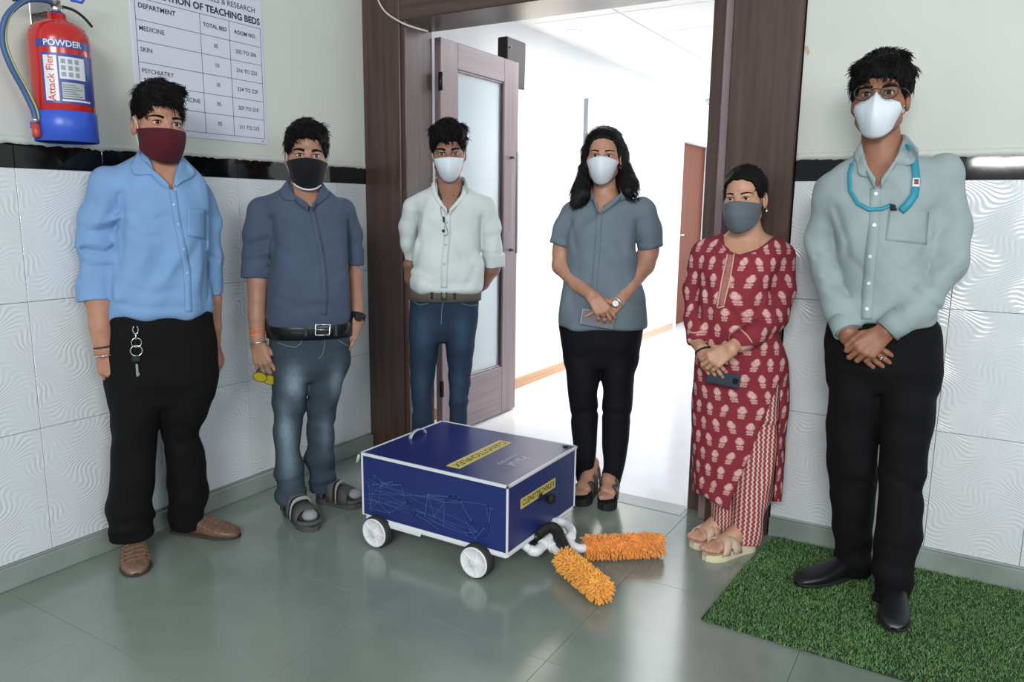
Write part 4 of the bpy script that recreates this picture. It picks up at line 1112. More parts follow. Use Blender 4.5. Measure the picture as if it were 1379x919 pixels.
def woman_kurta():
    P = start('short woman in maroon floral kurta and grey mask beside the door frame', [(975, 727), (1000, 738)])
    M_k = kurta_mat('kurta_print', '#83303b', '#dcb3ab'); M_s = zigzag_mat('salwar_zigzag'); M_sk = skin_mat('skin_fair_brown', '#bd937b')
    hL, tL = P.fl(982, 726), P.fl(931, 738); hR, tR = P.fl(1014, 738), P.fl(948, 755)
    aL, aR = hL+.2*(tL-hL), hR+.2*(tR-hR)
    torso = [(315, 972, 1040, .055, 0), (322, 955, 1056, .075, 0), (332, 948, 1062, .092, 0), (347, 944, 1056, .108, .01), (370, 942, 1040, .125, .02), (400, 940, 1036, .135, .03), (430, 940, 1036, .130, .03), (460, 938, 1050, .130, .02), (485, 936, 1060, .132, .01), (537, 932, 1060, .140, 0), (589, 933, 1055, .138, 0), (630, 934, 1052, .135, 0), (678, 936, 1050, .135, 0)]
    slL = [(951, 343, 0, 20), (937, 390, .01, 16), (936, 430, .05, 15), (939, 462, .12, 14)]
    slR = [(1050, 346, 0, 23), (1050, 390, .01, 19), (1042, 425, .05, 18), (1014, 450, .16, 16), (991, 464, .21, 14.5)]
    def slit(P): return []
    folds = [([(952, 380), (955, 440)], .006, 5), ([(1030, 380), (1018, 425), (1000, 440)], .006, 5), ([(975, 520), (962, 600), (955, 650)], .007, 7), ([(1000, 500), (990, 560)], .004, 6), ([(1020, 400), (1060, 380)], .003, 5), ([(945, 540), (946, 640)], .005, 4), ([(985, 420), (1000, 445)], .003, 5)]
    L = Loft([P.row(*r) for r in torso], 2.3); P.torso = L
    pr = [(L.prim(0, .02), 0.)]; chs = []
    for s in (slL, slR):
        c, pts = P.chain(s, 1); chs.append(pts); pr += [(q, .02) for q in c]
    lo = np.min([p[0][1] for p in pr], 0)-.03; hi = np.max([p[0][2] for p in pr], 0)+.03; h = .0058
    F = Field(axis(lo[0], hi[0], h), axis(lo[1], hi[1], h), axis(lo[2], hi[2], h))
    for p, kk in pr: F.add(p, kk)
    zz = P.J(1000, 520)[2]
    F.displace(wrinkles(21, .0032, (50, 50, 22)))
    F.displace(P.crease(folds))
    F.add(L.prim(.006, .02), .003)
    for c in chs:
        for (a, ra), (b, rb) in zip(c, c[1:]): F.add(rcone(a, b, ra-.006, rb-.006, 1 if b is c[-1][0] else 0), .003)
    F.add(P.polypx([(974, 296), (1046, 296), (1046, 316), (1020, 336), (996, 343), (984, 339), (975, 326)], .0), .004, 's')
    # side slit: the front panel ends on a diagonal, the back panel hangs lower at the side
    F.add(P.polypx([(1052, 508), (1041, 700), (978, 700), (982, 681), (1012, 606)], .055), .003, 's')
    F.add(P.polypx([(900, 640), (947, 668), (983, 682), (985, 720), (900, 720)], .2), .003, 's')
    F.add(P.polypx([(1030, 676), (1062, 676), (1062, 720), (1030, 720)], .3), .003, 's')
    kt = P.add('kurta', F, M_k); P.bvh['shirt'] = P.bvh['kurta']; arc_attr(kt, .17)
    P.sleeves = chs; P.slspec = (slL, slR)
    pelvis = [(480, 942, 1052, .11, 0), (520, 940, 1052, .12, 0), (560, 942, 1050, .11, 0)]
    lL = [(540, 948, 1004), (600, 952, 1002), (660, 957, 1000), (700, 958, 995), (728, 960, 992)]
    lR = [(540, 994, 1050), (600, 992, 1046), (640, 988, 1040), (680, 986, 1033), (710, 984, 1026), (729, 982, 1020)]
    P.pelvis = Loft([P.row(*r) for r in pelvis], 2.4); P.legs = []
    pr = [(P.pelvis.prim(0, .015), 0.)]
    for rows, de in ((lL, -aL[1]), (lR, -aR[1])):
        R = [P.row(r[0], r[1], r[2], -1.0, .0+(de-.0)*((r[0]-540)/188)) for r in rows]; l = Loft(R, 2.2); P.legs.append(l); pr.append((l.prim(0, .006), .006))
    lo = np.min([p[0][1] for p in pr], 0)-.03; hi = np.max([p[0][2] for p in pr], 0)+.03
    F = Field(axis(lo[0], hi[0], .006), axis(lo[1], hi[1], .006), axis(lo[2], hi[2], .006))
    for p, kk in pr: F.add(p, kk)
    F.displace(wrinkles(22, .004, (90, 60, 12)))
    sa = P.add('salwar', F, M_s); arc_attr(sa, .16)
    H = Head(P, 993, 267.5, .045, .90, -17, 2, -3, .98)
    A = hand(P.J(985, 470, .235), P.J(955, 489, .245), (-.1, -1, .25), 1, .86, curl=((35, 45, 30),)*4, spread=4, thumb=(.1, .9, -.4))
    B = hand(P.J(945, 471, .165), P.J(959, 494, .195), (0, -1, .1), -1, .80, curl=((22, 38, 25), (24, 38, 25), (34, 45, 30), (38, 45, 30)), spread=5, thumb=(.4, .8, -.3))
    arms = [[(955, 345, 0, 15), (937, 420, .04, 11.5), (945, 471, .165, 9)], [(1047, 348, 0, 16), (1046, 415, .04, 13), (1014, 450, .16, 11), (985, 470, .235, 9.5)]]
    fp = [foot_prims(hL, tL, .078, .026), foot_prims(hR, tR, .078, .026)]
    build_body(P, H, (1004, 322, -.005, 21), arms, [A, B], fp, M_sk, inset=.012, bz0=float(P.J(1000, 500)[2]))
    H.finish(P, dict(eye=M_eyes, hair=M_hair), .8)
    H.hair(P, M_hair, .009, hl=((-.12, .088), (-.085, .078), (-.06, .062), (-.045, .030), (-.03, .0), (-.012, -.002), (.0, .018), (.03, .018), (.05, -.03), (.09, -.07)), lumps=[((0, .095, -.01), (0, .11, -.05), .035, .028)], seed=9, amp=.0012, wave=.8, flow=lambda x, y, z: (-x*.9, .10, -.02), lst=.045)
    k = dict(CLOTH); k.update(top=-.010, top_side=-.026, bot=-.136, bot_side=-.080, y1=.086, folds=((.45, .003, .08),))
    mk = H.mask(P, cloth('grey_cloth_mask', '#5c656c', 1200), k, .002); H.loops(P, mat('dark_elastic', '#3a4046', .7), mk)
    e = H.w((.078, .020, -.050)); b = MB(); b.lathe([(.0005, -.006), (.005, -.003), (.006, 0), (.004, .004), (.0012, .009)], Matrix.Translation(Vector(e)+Vector((.004, 0, -.004))), 12); b.build('earring', M_chrome, P.body)
    M_tr = mat('gold_thread', '#c9a28c', .6, bump=.3, bscale=500)
    pk = P.strip('placket', 'kurta', [(984, 343), (977, 375), (970, 412)], 11, mat('placket_brocade', '#9a5f5c', .7, var=.25, vscale=120), .002, .002, kt)
    P.strip('trim', 'kurta', [(980, 343), (972, 378), (966, 414)], 1.8, M_tr, .004, .001, kt); P.strip('trim', 'kurta', [(989, 342), (983, 376), (975, 411)], 1.8, M_tr, .004, .001, kt)
    P.strip('trim', 'kurta', [(976, 412), (966, 415)], 2, M_tr, .004, .001, kt)
    P.strip('neck_piping', 'kurta', [(972, 318), (974, 329), (983, 341), (997, 345), (1022, 337), (1047, 317)], 1.8, mat('piping', '#7a2530', .8), .002, .002, kt)
    P.strip('trim', 'kurta', [(922, 446), (935, 449), (950, 447)], 1.8, M_tr, .002, .001, kt); P.strip('trim', 'kurta', [(997, 444), (1006, 452), (1013, 462)], 1.8, M_tr, .002, .001, kt)
    P.strip('trim', 'kurta', [(924, 460), (938, 463), (952, 460)], 1.4, M_tr, .002, .001, kt); P.strip('trim', 'kurta', [(981, 459), (992, 465), (1001, 472)], 1.4, M_tr, .002, .001, kt)
    w0 = P.J(947, 473, .170); bangle(P, w0, P.J(958, 496, .195)-P.J(943, 466, .15), .031, .0035, M_blackrub, 'bracelet', .85)
    M_sd = mat('beige_strap', '#cdb09c', .6, bump=.15, bscale=200); M_so = mat('cream_sole', '#d8cfae', .7)
    for hh, tt in ((hL, tL), (hR, tR)):
        so = sole_mesh(P, hh, tt, .092, lambda s: .040-.016*s, M_so)
        strap(P, hh, tt, .094, .50, .74, .052, M_sd, so, .022, .038, .004); strap(P, hh, tt, .094, .74, .50, .052, M_sd, so, .023, .038, .004)
        b = sole_mesh(P, hh, tt, .086, lambda s: .0415-.016*s, mat('insole', '#c6b397', .7), so, 'insole', .02)
    P.root.location.z += .0
    return P, A, B

# ================================================================== woman in the doorway
def woman_doorway():
    P = start('woman with long black hair and grey-blue shirt standing in the doorway', [(797, 660), (819, 668)])
    M_sh = cloth('grey_blue_shirt', '#6b7a85', 1100); M_pt = mat('navy_trouser_cloth', '#0a0b14', .8, bump=.2, bscale=700, spec=.25); M_sk = skin_mat('skin_warm', '#b58a74')
    hL, tL = P.fl(799, 661), P.fl(779, 683); hR, tR = P.fl(822, 666), P.fl(816, 689)
    aL, aR = hL+.2*(tL-hL), hR+.2*(tR-hR)
    torso = [(262, 795, 836, .05, 0), (268, 782, 852, .07, 0), (276, 770, 866, .085, 0), (288, 766, 866, .10, .0), (305, 765, 861, .12, .02), (330, 765, 858, .128, .03), (362, 763, 860, .118, .03), (395, 756, 867, .120, .03), (427, 752, 871, .124, .02), (441, 752, 872, .122, .02)]
    slL = [(774, 288, 0, 19), (763, 310, .0, 17), (756, 330, .0, 15.5)]
    slR = [(864, 286, 0, 20), (871, 310, .0, 18), (876, 334, .0, 16)]
    folds = [([(770, 300), (775, 335)], .005, 4), ([(858, 300), (855, 335)], .005, 4), ([(770, 400), (800, 385)], .004, 5), ([(840, 395), (864, 410)], .004, 5), ([(835, 330), (842, 380)], .003, 6), ([(780, 330), (778, 380)], .003, 6)]
    sh = build_shirt(P, torso, [slL, slR], M_sh, 31, [(798, 250), (838, 250), (834, 262), (809, 286), (806, 286), (799, 268)], folds, amp=.0032, extra=None)
    pelvis = [(405, 756, 867, .10, .01), (424, 752, 868, .112, .01), (461, 755, 863, .122, 0), (495, 758, 858, .112, 0)]
    lL = [(480, 757, 811), (501, 761, 809), (535, 765, 805), (558, 768, 805), (602, 771, 803), (639, 775.5, 802.5), (648, 776, 802)]
    lR = [(480, 808, 861), (501, 809, 855), (535, 811, 853), (558, 811.6, 850), (602, 811, 845), (648, 812, 837), (652, 812, 836)]
    build_pants(P, pelvis, [lL, lR], [-aL[1], -aR[1]], M_pt, 32, folds=[([(770, 560), (803, 553)], .004, 4), ([(814, 556), (850, 560)], .004, 4)], amp=.0018)
    H = Head(P, 810.5, 209, .03, .95, -5, 2, 1, .96)
    A = hand(P.J(797, 398, .185), P.J(813, 421, .205), (.2, -1, .25), -1, .92, curl=((25, 32, 25), (32, 36, 26), (38, 38, 26), (42, 38, 26)), spread=5, thumb=(.6, .7, -.1))
    B = hand(P.J(835, 405, .14), P.J(812, 424, .165), (0, -1, .05), 1, .90, curl=((2, 5, 5), (30, 45, 30), (34, 48, 30), (36, 48, 30)), spread=7, thumb=(.3, .8, -.3))
    arms = [[(776, 290, 0, 13), (757, 340, .0, 13), (756, 358, .02, 12.5), (778, 383, .10, 10.5), (797, 398, .185, 8)], [(862, 289, 0, 14), (873, 340, .0, 14), (868, 357, .02, 13.5), (849, 384, .09, 10.5), (835, 405, .14, 8)]]
    fp = [foot_prims(hL, tL, .075, .045), foot_prims(hR, tR, .075, .045)]
    build_body(P, H, (815, 268, -.01, 16), arms, [A, B], fp, M_sk)
    H.finish(P, dict(eye=M_eyes, hair=M_hair), .8)
    locks = []
    for pts in ([(801, 186, -.02, 9), (795, 208, -.01, 9), (790, 228, .0, 8.5), (787, 248, .04, 10), (784, 262, .08, 10), (779, 271, .10, 5)], [(786, 240, .02, 8), (780, 256, .06, 8), (774, 268, .09, 4)], [(799, 200, -.03, 11), (795, 235, -.03, 12)],
                [(829, 186, -.02, 8), (835, 208, -.01, 8), (841, 228, .0, 8), (844, 246, .03, 10), (845, 257, .07, 8)], [(844, 236, .01, 9), (850, 250, .04, 8), (854, 259, .06, 4)], [(831, 200, -.03, 10), (837, 235, -.03, 12)],
                [(815, 190, -.055, 20), (815, 225, -.055, 22), (815, 255, -.075, 21)], [(801, 205, -.05, 13), (796, 250, -.055, 14)], [(831, 205, -.05, 13), (838, 250, -.05, 13)]):
        locks += P.chain(pts)[0]
    # hair field needs room below the head for the locks
    old = Head.hair
    hr = np.random.default_rng(4); ph = hr.uniform(0, 6, 6)
    hl = ((-.12, .086), (-.085, .078), (-.06, .060), (-.045, .034), (-.03, .008), (-.012, -.02), (.0, -.05), (.05, -.09), (.09, -.1))
    hy = np.array([q[0] for q in hl]); hz = np.array([q[1] for q in hl])
    def fn(x, y, z):
        d = ell((0, .012, .032), (.081, .1015, .0935))[0](x, y, z); d = smax(d, np.interp(y, hy, hz)-z+0*x, .008)
        return d
    lo = np.minimum(H.c-.15, np.min([p[1] for p in locks], 0))-.01; hi = np.maximum(H.c+.15, np.max([p[2] for p in locks], 0))+.01
    F = Field(axis(lo[0], hi[0], .0036), axis(lo[1], hi[1], .0036), axis(lo[2], hi[2], .0040))
    F.add((lambda X, Y, Z: fn(*H.loc(X, Y, Z))*H.s, H.c-.16, H.c+.16), .001)
    for p in locks: F.add(p, .022)
    F.displace(lambda x, y, z: .0008*(np.sin(x*330+ph[0]+2.5*np.sin(z*22+ph[1]))+np.sin(y*240+x*90+ph[2]+2*np.sin(z*30))))
    # keep the face and mask clear
    fc = H.w((0, -.105, -.032)); F.add(ell(fc, (.050*H.s, .06, .080)), .012, 's')
    hm = mat('long_black_hair', '#0b0a0c', .5, bump=.6, bscale=1., bdist=.003, stretch=(600, 400, 20), spec=.25)
    ho = P.add('hair', F, hm, P.root)
    H.strands(P, ho, P.geo[0], hm, lambda x, y, z: (x*1.6+(.004 if x > -.01 else -.004), .0+(y+.02)*.3, -.05) if z > .02 else (x*.25, -.004, -.06), 3600, .05, .0024, .07)
    k = dict(KN95); k.update(top=-.004, bot=-.128, x0=.078, x1=.058)
    mk = H.mask(P, M_maskw, k); H.loops(P, M_loop_r, mk, .0014)
    for sx in (1,):
        e = H.w((sx*.079, .012, -.052)); b = MB(); b.lathe([(.0005, -.004), (.004, -.002), (.0045, 0), (.0005, .005)], Matrix.Translation(Vector(e)), 10); b.build('earring', M_chrome, P.body)
    collar(P, 'shirt', M_sh, sh, [(797, 252, .02, 785, 262), (797, 259, .06, 788, 268), (800, 268, .09, 797, 271), (805, 281, .11, 803, 279)], [(836, 250, .02, 857, 262), (836, 258, .06, 852, 268), (833, 264, .09, 838, 271), (812, 281, .11, 815, 279)], (815, 246, .065, .04))
    P.strip('placket', 'shirt', [(807, 288), (805, 330), (801, 375), (800, 395)], 8, M_sh, .0015, .002, sh)
    P.buttons('shirt', [(805.5, 310), (803.5, 329), (801.5, 340), (801, 356), (800.5, 372)], .0052, M_sh, sh)
    for ch in P.sleeves:
        (p0, r0), (p1, r1) = ch[-2], ch[-1]; d = unit(p1-p0); band(P, p1-d*.016, d, r1*1.04, .034, M_sh, 'cuff', .002, par=sh)
    # watch on the right wrist in the picture
    wc = P.J(832, 407, .142); wd = P.J(812, 424, .165)-P.J(849, 384, .09)
    wt = band(P, wc, wd, .0285, .012, mat('watch_strap', '#c7c2bd', .35, .6), 'watch')
    n = Vector((0, -1, .12)).normalized(); M = Matrix.Translation(Vector(P.J(829, 409, .180))) @ n.to_track_quat('Z', 'Y').to_matrix().to_4x4()
    b = MB(); b.lathe([(.0135, -.004), (.0150, .0), (.0150, .004), (.0125, .0055)], M, 20); wf = b.build('watch_case', M_chrome, wt)
    b = MB(); b.lathe([(.0120, .0052), (.0118, .0062)], M, 20); b.build('watch_dial', mat('dial', '#d6d2d0', .3), wt)
    bangle(P, P.J(813.5, 426, .222), (.4, -.3, -.8), .0085, .0020, M_nail, 'ring')
    M_sd = mat('brown_strap', '#4a3a33', .6, bump=.2, bscale=200); M_so = M_blackrub
    for hh, tt in ((hL, tL), (hR, tR)):
        so = sole_mesh(P, hh, tt, .088, lambda s: .060-.026*min(1, s/.62), M_so)
        strap(P, hh, tt, .086, .62, .66, .052, M_sd, so, .036, .040); strap(P, hh, tt, .084, .44, .40, .078, M_sd, so, .040, .026); strap(P, hh, tt, .080, .16, .20, .10, M_sd, so, .05, .020)
    return P

# ================================================================== man at the left: light blue shirt, maroon mask, keys at the belt
def man_blue():
    P = start('man in light blue shirt with maroon mask and a key ring on his belt loop', at=(lambda a: a+.055*unit(np.array([CAM[0]-a[0], CAM[1]-a[1], 0])))(np.mean([wfloor(180, 745), wfloor(240, 720)], 0)))
    M_sh = cloth('light_blue_shirt', '#7599c4', 1000); M_pt = mat('black_trouser_cloth_left', '#060608', .85, bump=.2, bscale=700, spec=.25); M_sk = skin_mat('skin_tan', '#b0836e')
    hL, tL = P.fl(181, 738), P.fl(184, 778); hR, tR = P.fl(232, 716), P.fl(323, 724)
    aL, aR = hL+.2*(tL-hL), hR+.24*(tR-hR)
    torso = [(208, 190, 238, .055, .0), (218, 174, 252, .075, 0), (228, 158, 262, .09, 0), (240, 150, 272, .105, 0), (258, 155, 277, .12, 0), (278, 161, 279, .128, .01), (325, 159, 277, .128, .02), (364, 155, 278, .126, .02), (403, 152, 280, .128, .02), (417, 152, 281, .126, .02), (425, 156, 280, .118, .02)]
    slL = [(144, 252, 0, 26), (136, 293, 0, 27), (135, 340, .01, 25), (128, 385, .03, 22), (128, 398, .035, 22)]
    slR = [(265, 262, -.02, 23), (278, 300, -.05, 18), (281, 345, -.05, 16), (288, 392, -.04, 13)]
    folds = [([(163, 262), (166, 300), (160, 360)], .008, 5), ([(112, 298), (140, 300), (160, 292)], -.006, 5), ([(118, 312), (150, 310), (163, 300)], .006, 4), ([(112, 335), (140, 342), (162, 328)], .008, 4), ([(118, 326), (146, 330)], -.006, 5), ([(116, 362), (150, 358)], .005, 4), ([(276, 290), (277, 400)], .008, 4), ([(283, 345), (292, 350)], .005, 4),
             ([(165, 300), (190, 320), (215, 318)], .003, 5), ([(170, 285), (200, 300), (225, 290)], .0025, 5), ([(160, 380), (200, 398), (240, 390)], .003, 6), ([(255, 350), (272, 320)], .003, 5), ([(155, 408), (200, 416), (250, 414)], .003, 5)]
    cuffs = [[(128, 381, .03, 23), (130, 406, .038, 23.5)], [(286, 378, -.042, 12.5), (289, 399, -.04, 14)]]
    sh = build_shirt(P, torso, [slL, slR], M_sh, 41, [(196, 198), (242, 203), (240, 230), (233, 256), (231, 256), (210, 235)], folds, cuffs=cuffs)
    pelvis = [(410, 152, 281, .112, .015), (424, 150, 282, .118, .015), (464, 148, 288, .125, 0), (510, 148, 291, .12, 0), (545, 152, 286, .112, 0)]
    lL = [(520, 148, 221), (545, 150, 217), (587, 153, 210), (638, 151, 207), (671, 149, 204), (705, 148, 202), (722, 150, 206)]
    lR = [(520, 214, 291), (545, 216, 284), (575, 218, 269), (587, 220, 267), (629, 225, 277), (671, 227, 275), (697, 228, 273), (708, 229, 272)]
    build_pants(P, pelvis, [lL, lR], [-aL[1], -aR[1]], M_pt, 42, folds=[([(150, 708), (204, 700)], .005, 5), ([(150, 718), (205, 714)], -.004, 4), ([(228, 690), (272, 684)], .004, 5), ([(222, 600), (262, 590)], .004, 6)])
    H = Head(P, 226, 166, .03, 1.0, 16, 0, 3)
    A = hand(P.J(139.5, 470, .05), P.J(148, 500, .055), (-.35, -1, 0), -1, 1.0, curl=((28, 40, 30), (32, 42, 30), (34, 44, 30), (36, 44, 30)), spread=2, thumb=(.25, .9, -.25), tcurl=(10, 20))
    B = hand(P.J(288, 462, -.05), P.J(295, 484, -.05), (1, -.35, 0), 1, .95, curl=((40, 50, 35),)*4, spread=1, thumb=(.3, .9, -.3))
    arms = [[(146, 255, 0, 20), (136, 345, .01, 16), (134, 400, .038, 17), (136, 440, .045, 14), (139.5, 470, .05, 12)], [(262, 262, -.02, 18), (281, 350, -.05, 13), (287, 400, -.045, 11), (288, 440, -.05, 9.5), (288, 462, -.05, 8.5)]]
    build_body(P, H, (216, 222, -.01, 22), arms, [A, B], [foot_core(hL, tL), foot_core(hR, tR)], M_sk)
    H.finish(P, dict(eye=M_eyes, hair=M_hair), 1.1)
    H.hair(P, M_hair, .007, hl=((-.13, .066), (-.09, .062), (-.065, .050), (-.05, .026), (-.035, .012), (-.012, .010), (.0, .022), (.03, .022), (.05, -.02), (.075, -.05)), top=.022, side=.004,
           lumps=[((-.05, -.03, .085), (.035, -.065, .105), .028, .026), ((-.045, .02, .10), (.045, -.02, .118), .030, .028), ((.0, -.085, .085), (.045, -.097, .055), .014, .005), ((.02, -.085, .085), (.046, -.088, .052), .012, .004), ((-.02, -.085, .085), (.015, -.102, .050), .012, .004), ((-.04, -.08, .08), (-.018, -.100, .052), .011, .004), ((.03, -.075, .088), (.056, -.072, .078), .012, .005)], seed=6, amp=.0042)
    k = dict(CLOTH); k.update(top=-.020, top_side=-.024, bot=-.132, bot_side=-.088, keel=.0, x0=.080, x1=.070, folds=((.30, -.0022, .02), (.52, -.0022, .02), (.74, -.0022, .02)))
    mk = H.mask(P, cloth('maroon_cloth_mask', '#4c1622', 1000), k, .003); H.loops(P, M_loop_w, mk, .0016)
    collar(P, 'shirt', M_sh, sh, [(189, 206, .02, 178, 222), (196, 217, .07, 183, 236), (205, 230, .11, 207, 237), (228, 252, .125, 225, 251)], [(240, 212, .02, 256, 226), (238, 226, .07, 261, 237), (236, 238, .11, 244, 246), (234, 252, .125, 238, 252)], (215, 198, .075, .045))
    P.strip('placket', 'shirt', [(233, 258), (237, 287), (244, 325), (252, 364), (253, 396), (254, 420)], 9, M_sh, .0016, .0022, sh)
    P.strip('placket_edge', 'shirt', [(229, 260), (233, 287), (240, 325), (248, 364), (249, 396), (250, 419)], 1.4, mat('blue_seam', '#4f6f99', .9), .002, .001, sh)
    P.buttons('shirt', [(234, 276), (240, 302), (247, 336), (252, 368)], .0052, mat('blue_button', '#8fb0d4', .35), sh)
    P.patch('pocket', 'shirt', [(252, 281), (275, 283), (275, 322), (252, 318)], M_sh, .003, .002, sh)
    # bracelets
    d = P.J(148, 500, .055)-P.J(136, 440, .045)
    bangle(P, P.J(138, 455, .048), d, .031, .0016, mat('orange_thread', '#b0764f', .8), 'wrist_thread', .95)
    bangle(P, P.J(140, 467, .05), d, .031, .0042, mat('dark_bracelet', '#3a2a26', .7), 'bracelet', .95)
    bangle(P, P.J(141.5, 478, .052), d, .036, .0024, M_chrome, 'bangle', 1.0)
    M_br = mat('brown_woven_leather', '#6f5444', .42, var=.25, vscale=60, bump=.3, bscale=120)
    for hh, tt in ((hL, tL), (hR, tR)):
        up, sf = shoe(P, hh, tt, .10, M_br, mat('shoe_sole_dark', '#3b322c', .8), .085)
        b = MB()
        for s in (.46, .54, .62, .70, .78): b.tube([sf(s+.02*math.sin(q*3), q) for q in np.linspace(-.9, .9, 11)], .0034, 6)
        for q in (-.45, 0, .45): b.tube([sf(s, q) for s in np.linspace(.44, .86, 9)], .003, 6)
        b.build('woven_strips', M_br, up)
    return P

def keys(P):
    k = empty('key_ring', P.root.matrix_basis @ Vector(P.on('trousers', 183, 455, .006)), P.root.rotation_euler.z, 'steel key ring with one black-headed key hanging on black trousers', 'keys')
    W = lambda u, v: P.on('trousers', u, v, .007)-P.on('trousers', 183, 455, .006)
    n = Vector((0, -1, 0)); dx = Vector((1, 0, 0)); dz = Vector((0, 0, 1))
    b = MB(); c0 = W(183.3, 444)
    b.tube([c0+dx*.0085*math.sin(a)+dz*.014*math.cos(a) for a in np.linspace(.5, 5.8, 18)], .0024, 6); b.tube([W(183.5, 449), W(184, 457)], [.0028, .004], 8); b.build('snap_hook', M_chrome, k)
    def rg(u, v, r, rt): 
        c = W(u, v); q = MB(); q.tube([c+dx*r*math.cos(a)+dz*r*math.sin(a) for a in (2*math.pi*i/28 for i in range(28))], rt, 6, closed=True); q.build('ring', M_chrome, k)
    rg(184.5, 461, .0158, .0018); rg(184.3, 472, .0185, .0024)
    c = W(184, 483); MB().box(c+Vector((-.014, -.006, -.012)), c+Vector((.014, .004, .012)), .004).build('key_head', M_blackrub, k)
    c = W(185.5, 497); MB().box(c+Vector((-.004, -.003, -.026)), c+Vector((.004, .0, .020)), .001).box(c+Vector((.003, -.003, -.022)), c+Vector((.007, .0, -.012)), .0008).build('key_blade', M_chrome, k)

# ================================================================== second man: slate shirt, faded jeans, sandals with socks
def man_slate():
    P = start('man in slate shirt and faded jeans with black mask, one hand in his pocket', [(392, 690), (440, 678)])
    M_sh = cloth('slate_shirt', '#485569', 1000); M_sk = skin_mat('skin_mid', '#a37d6a')
    hL, tL = P.fl(388, 688), P.fl(424, 717); hR, tR = P.fl(428, 674), P.fl(488, 684)
    aL, aR = hL+.16*(tL-hL), hR+.14*(tR-hR)
    torso = [(250, 391, 432, .05, .0), (258, 380, 443, .07, 0), (266, 360, 455, .088, 0), (276, 350, 464, .10, 0), (297, 363, 468, .118, .0), (320, 366, 469, .125, .02), (345, 365, 470, .132, .03), (375, 363, 471, .138, .04), (400, 361.5, 471, .136, .04), (425, 360.5, 472, .128, .03), (438, 361, 471, .120, .02)]
    slL = [(352, 286, 0, 20), (347, 315, 0, 19.5), (346, 345, .0, 18), (344, 368, .01, 17.5)]
    slR = [(462, 285, -.02, 18), (474, 315, -.05, 13), (475, 340, -.05, 11), (476, 350, -.05, 11)]
    folds = [([(366, 295), (370, 330), (364, 360)], .006, 4), ([(335, 330), (360, 322)], .004, 4), ([(332, 352), (362, 347)], .004, 4), ([(468, 300), (470, 350)], .006, 3), ([(372, 330), (395, 345), (420, 340)], .003, 5), ([(365, 395), (400, 415), (440, 412)], .003, 6), ([(440, 380), (466, 360)], .003, 5), ([(380, 300), (410, 310)], .002, 5)]
    cuffs = [[(344.5, 357, .005, 18), (344, 375, .01, 18.5)], [(477, 336, -.05, 12), (477, 357, -.05, 12.5)]]
    sh = build_shirt(P, torso, [slL, slR], M_sh, 51, [(391, 240), (432, 243), (430, 262), (420, 279), (418, 279), (397, 263)], folds, cuffs=cuffs)
    pelvis = [(431, 362, 472, .115, .02), (445, 363, 472, .118, .015), (470, 366, 472, .122, 0), (494, 368, 469, .115, 0), (512, 369, 464, .108, 0)]
    lL = [(480, 366, 419), (505, 367, 417), (521, 367, 414.5), (555, 369, 411), (575, 368, 406), (605, 370, 404), (639, 372, 410), (655, 372, 412), (672, 373, 411)]
    lR = [(480, 412, 472), (505, 414, 466), (521, 414.5, 460), (555, 413, 453), (575, 413, 450), (622, 414.6, 450), (640, 416, 451.6), (660, 418, 449)]
    P0 = P
    pl = lambda u, v: P.J(u, v, .1)
    sp = []
    for u, v, ru, rv, am in ((397, 516, 12, 22, .75), (455, 518, 9, 22, .6), (386, 585, 9, 20, .6), (389, 620, 10, 26, .45), (440, 590, 8, 26, .35), (383, 560, 8, 24, .25)):
        c = pl(u, v); m = P.mpp(c); sp.append((c[0], c[2], ru*m, rv*m, am))
    M_j = denim('faded_denim', '#1f2a35', '#8498a6', sp, .12)
    build_pants(P, pelvis, [lL, lR], [-aL[1], -aR[1]], M_j, 52, name='jeans', amp=.003, folds=[([(374, 652), (410, 646)], .005, 4), ([(374, 664), (411, 660)], -.004, 4), ([(417, 640), (450, 634)], .005, 4), ([(417, 650), (450, 647)], -.004, 4), ([(372, 570), (405, 562)], .004, 5), ([(416, 565), (450, 572)], .004, 5)])
    P.bvh['trousers'] = P.bvh['jeans']; je = P.root.children
    jeans = [o for o in je if o.name.startswith('jeans')][0]
    H = Head(P, 415, 209, .025, 1.0, 3, 0, 2)
    A = hand(P.J(347, 461, .05), P.J(354, 489, .06), (-.35, -1, .1), -1, .98, curl=((22, 30, 20), (26, 34, 20), (22, 28, 20), (20, 26, 20)), spread=7, thumb=(.62, .70, -.05), tcurl=(-6, 5))
    B = hand(P.J(482, 430, .03), P.J(468, 456, .055), (.3, -1, .2), 1, .98, curl=((12, 10, 8),)*4, spread=3, thumb=(.38, .8, .1), tcurl=(-4, 4))
    arms = [[(354, 288, 0, 15), (346, 350, .0, 14), (347, 378, .01, 13.5), (346, 427, .035, 11), (347, 461, .05, 9.5)], [(460, 288, -.02, 14), (476, 350, -.05, 11), (477.5, 372, -.045, 9.5), (480, 405, -.01, 9), (482, 430, .03, 8.5)]]
    fp = [foot_core(hL, tL, .03), foot_core(hR, tR, .03)]
    build_body(P, H, (411, 259, -.01, 19), arms, [A, B], fp, M_sk)
    H.finish(P, dict(eye=M_eyes, hair=M_hair), 1.35)
    H.hair(P, M_hair, .010, hl=((-.13, .070), (-.09, .068), (-.065, .058), (-.05, .030), (-.035, .006), (-.012, -.006), (.0, .012), (.03, .012), (.05, -.03), (.075, -.06)), top=.014, side=.010,
           lumps=[((-.05, -.05, .085), (.05, -.05, .10), .024, .024), ((-.03, -.075, .085), (.03, -.078, .09), .016, .016), ((.055, -.04, .095), (.072, -.02, .085), .014, .008), ((.03, -.05, .115), (.05, -.06, .118), .012, .006), ((0, -.04, .118), (.015, -.06, .125), .012, .006), ((-.03, -.03, .115), (-.02, -.06, .12), .012, .006)], seed=8, amp=.0045)
